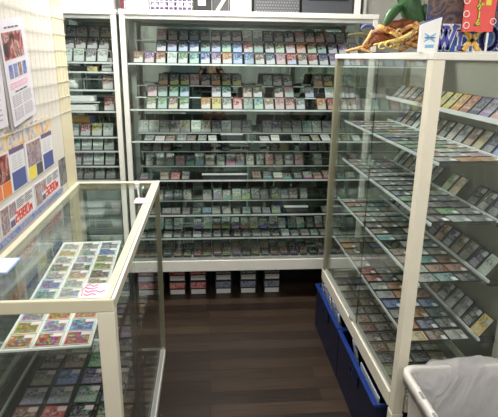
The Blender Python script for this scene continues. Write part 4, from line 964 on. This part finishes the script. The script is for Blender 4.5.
for m in (TROU,): person.data.materials.append(m)
for p in person.data.polygons:
    if p.center.z < .84: p.material_index = 1
jk = skin_obj('jacket', [pp(0, 0, .88), V[1], V[2], V[3], pp(0, .015, 1.315), V[16], V[17], pp(.04, .31, 1.49), V[20], V[21], pp(-.125, .31, 1.49)], [(0, 1), (1, 2), (2, 3), (3, 4), (3, 5), (5, 6), (6, 7), (3, 8), (8, 9), (9, 10)],
    [(.16, .125), (.155, .12), (.17, .125), (.155, .115), .075, .082, .066, .046, .082, .066, .046], JACK); jk.parent = person
MB().loft([[pp(.088*s*math.cos(a), .025+.098*s*math.sin(a)+dy, 1.47+h) for a in [2*PI*k/18 for k in range(18)]] for h, s, dy in ((-.01, .98, -.035), (.03, 1.06, -.03), (.07, .99, -.012), (.10, .72, .0), (.115, .3, .005))], cap1=True).build('hair', HAIR, person)
for s in (-1, 1):
    MB().loft([[pp(s*.032+.011*q*math.cos(a), .122+d, 1.468+.006*q*math.sin(a)) for a in [2*PI*k/10 for k in range(10)]] for q, d in ((1, 0), (.6, .006), (.2, .008))], cap1=True).build('eye', HAIR, person)
    MB().loft([[pp(s*(.088+d), .03+.014*q*math.cos(a), 1.455+.026*q*math.sin(a)) for a in [2*PI*k/10 for k in range(10)]] for q, d in ((.8, -.012), (1, .004), (.5, .01))], cap1=True).build('ear', SKIN, person)
MB().loft([[pp(.012*q*math.cos(a), .118+d, 1.44+.018*q*math.sin(a)-.004) for a in [2*PI*k/10 for k in range(10)]] for q, d in ((1.2, -.005), (.9, .012), (.4, .02))], cap1=True).build('nose', SKIN, person)
B(PXc-.02, PXc+.02, PYc+.108, PYc+.118, 1.402, 1.410).build('mouth', pbr('lips', (.35, .14, .12), .5), person, .003)
# hands
for s, wr in ((1, V[19]), (-1, V[23])):
    w = Vector(wr); sgn = -1 if s == 1 else 1
    px_ = w.x
    vs = [tuple(w), (px_, w.y+.01, w.z+.045)]; es = [(0, 1)]; rs = [.024, .022]
    for f in range(4):
        b = len(vs); z0 = w.z+.028+f*.018; L = (.030, .036, .034, .026)[f]
        vs += [(px_+sgn*.012, w.y+.012, z0), (px_+sgn*(.012+L*.6), w.y+.006, z0+.003), (px_+sgn*(.012+L), w.y+.010, z0+.003)]
        es += [(1, b), (b, b+1), (b+1, b+2)]; rs += [.0095, .0085, .0075]
    b = len(vs); vs += [(px_+sgn*.01, w.y-.016, w.z+.05), (px_+sgn*.028, w.y-.018, w.z+.066)]; es += [(1, b), (b, b+1)]; rs += [.010, .0085]
    h = skin_obj('hand', vs, es, rs, SKIN); h.parent = person
t = empty('phone', (0, -.02, CH), 'dark smartphone held up by the photographer', 'phone')
B(-.078, .070, -.024, -.015, CH-.03, CH+.043).build('phone_body', BLACK, t, .003)
B(-.074, .066, -.0252, -.0242, CH-.027, CH+.040).build('screen', pbr('dark_screen', (.02, .02, .03), .1), t)

# ------------------------------------------------------------------ world, view
w = bpy.data.worlds.new('world'); S.world = w; w.use_nodes = True
bg = w.node_tree.nodes['Background']; bg.inputs[0].default_value = (.9, .95, 1, 1); bg.inputs[1].default_value = .15
S.view_settings.view_transform = 'Standard'; S.view_settings.look = 'None'; S.view_settings.gamma = 1; S.view_settings.use_curve_mapping = False
S.view_settings.exposure = .18
S.cycles.max_bounces = 8; S.cycles.transparent_max_bounces = 48; S.cycles.glossy_bounces = 5; S.cycles.diffuse_bounces = 4
S.cycles.sample_clamp_indirect = 4; S.cycles.caustics_reflective = False; S.cycles.caustics_refractive = False
for o in S.objects:
    if '_b' in o: del o['_b']
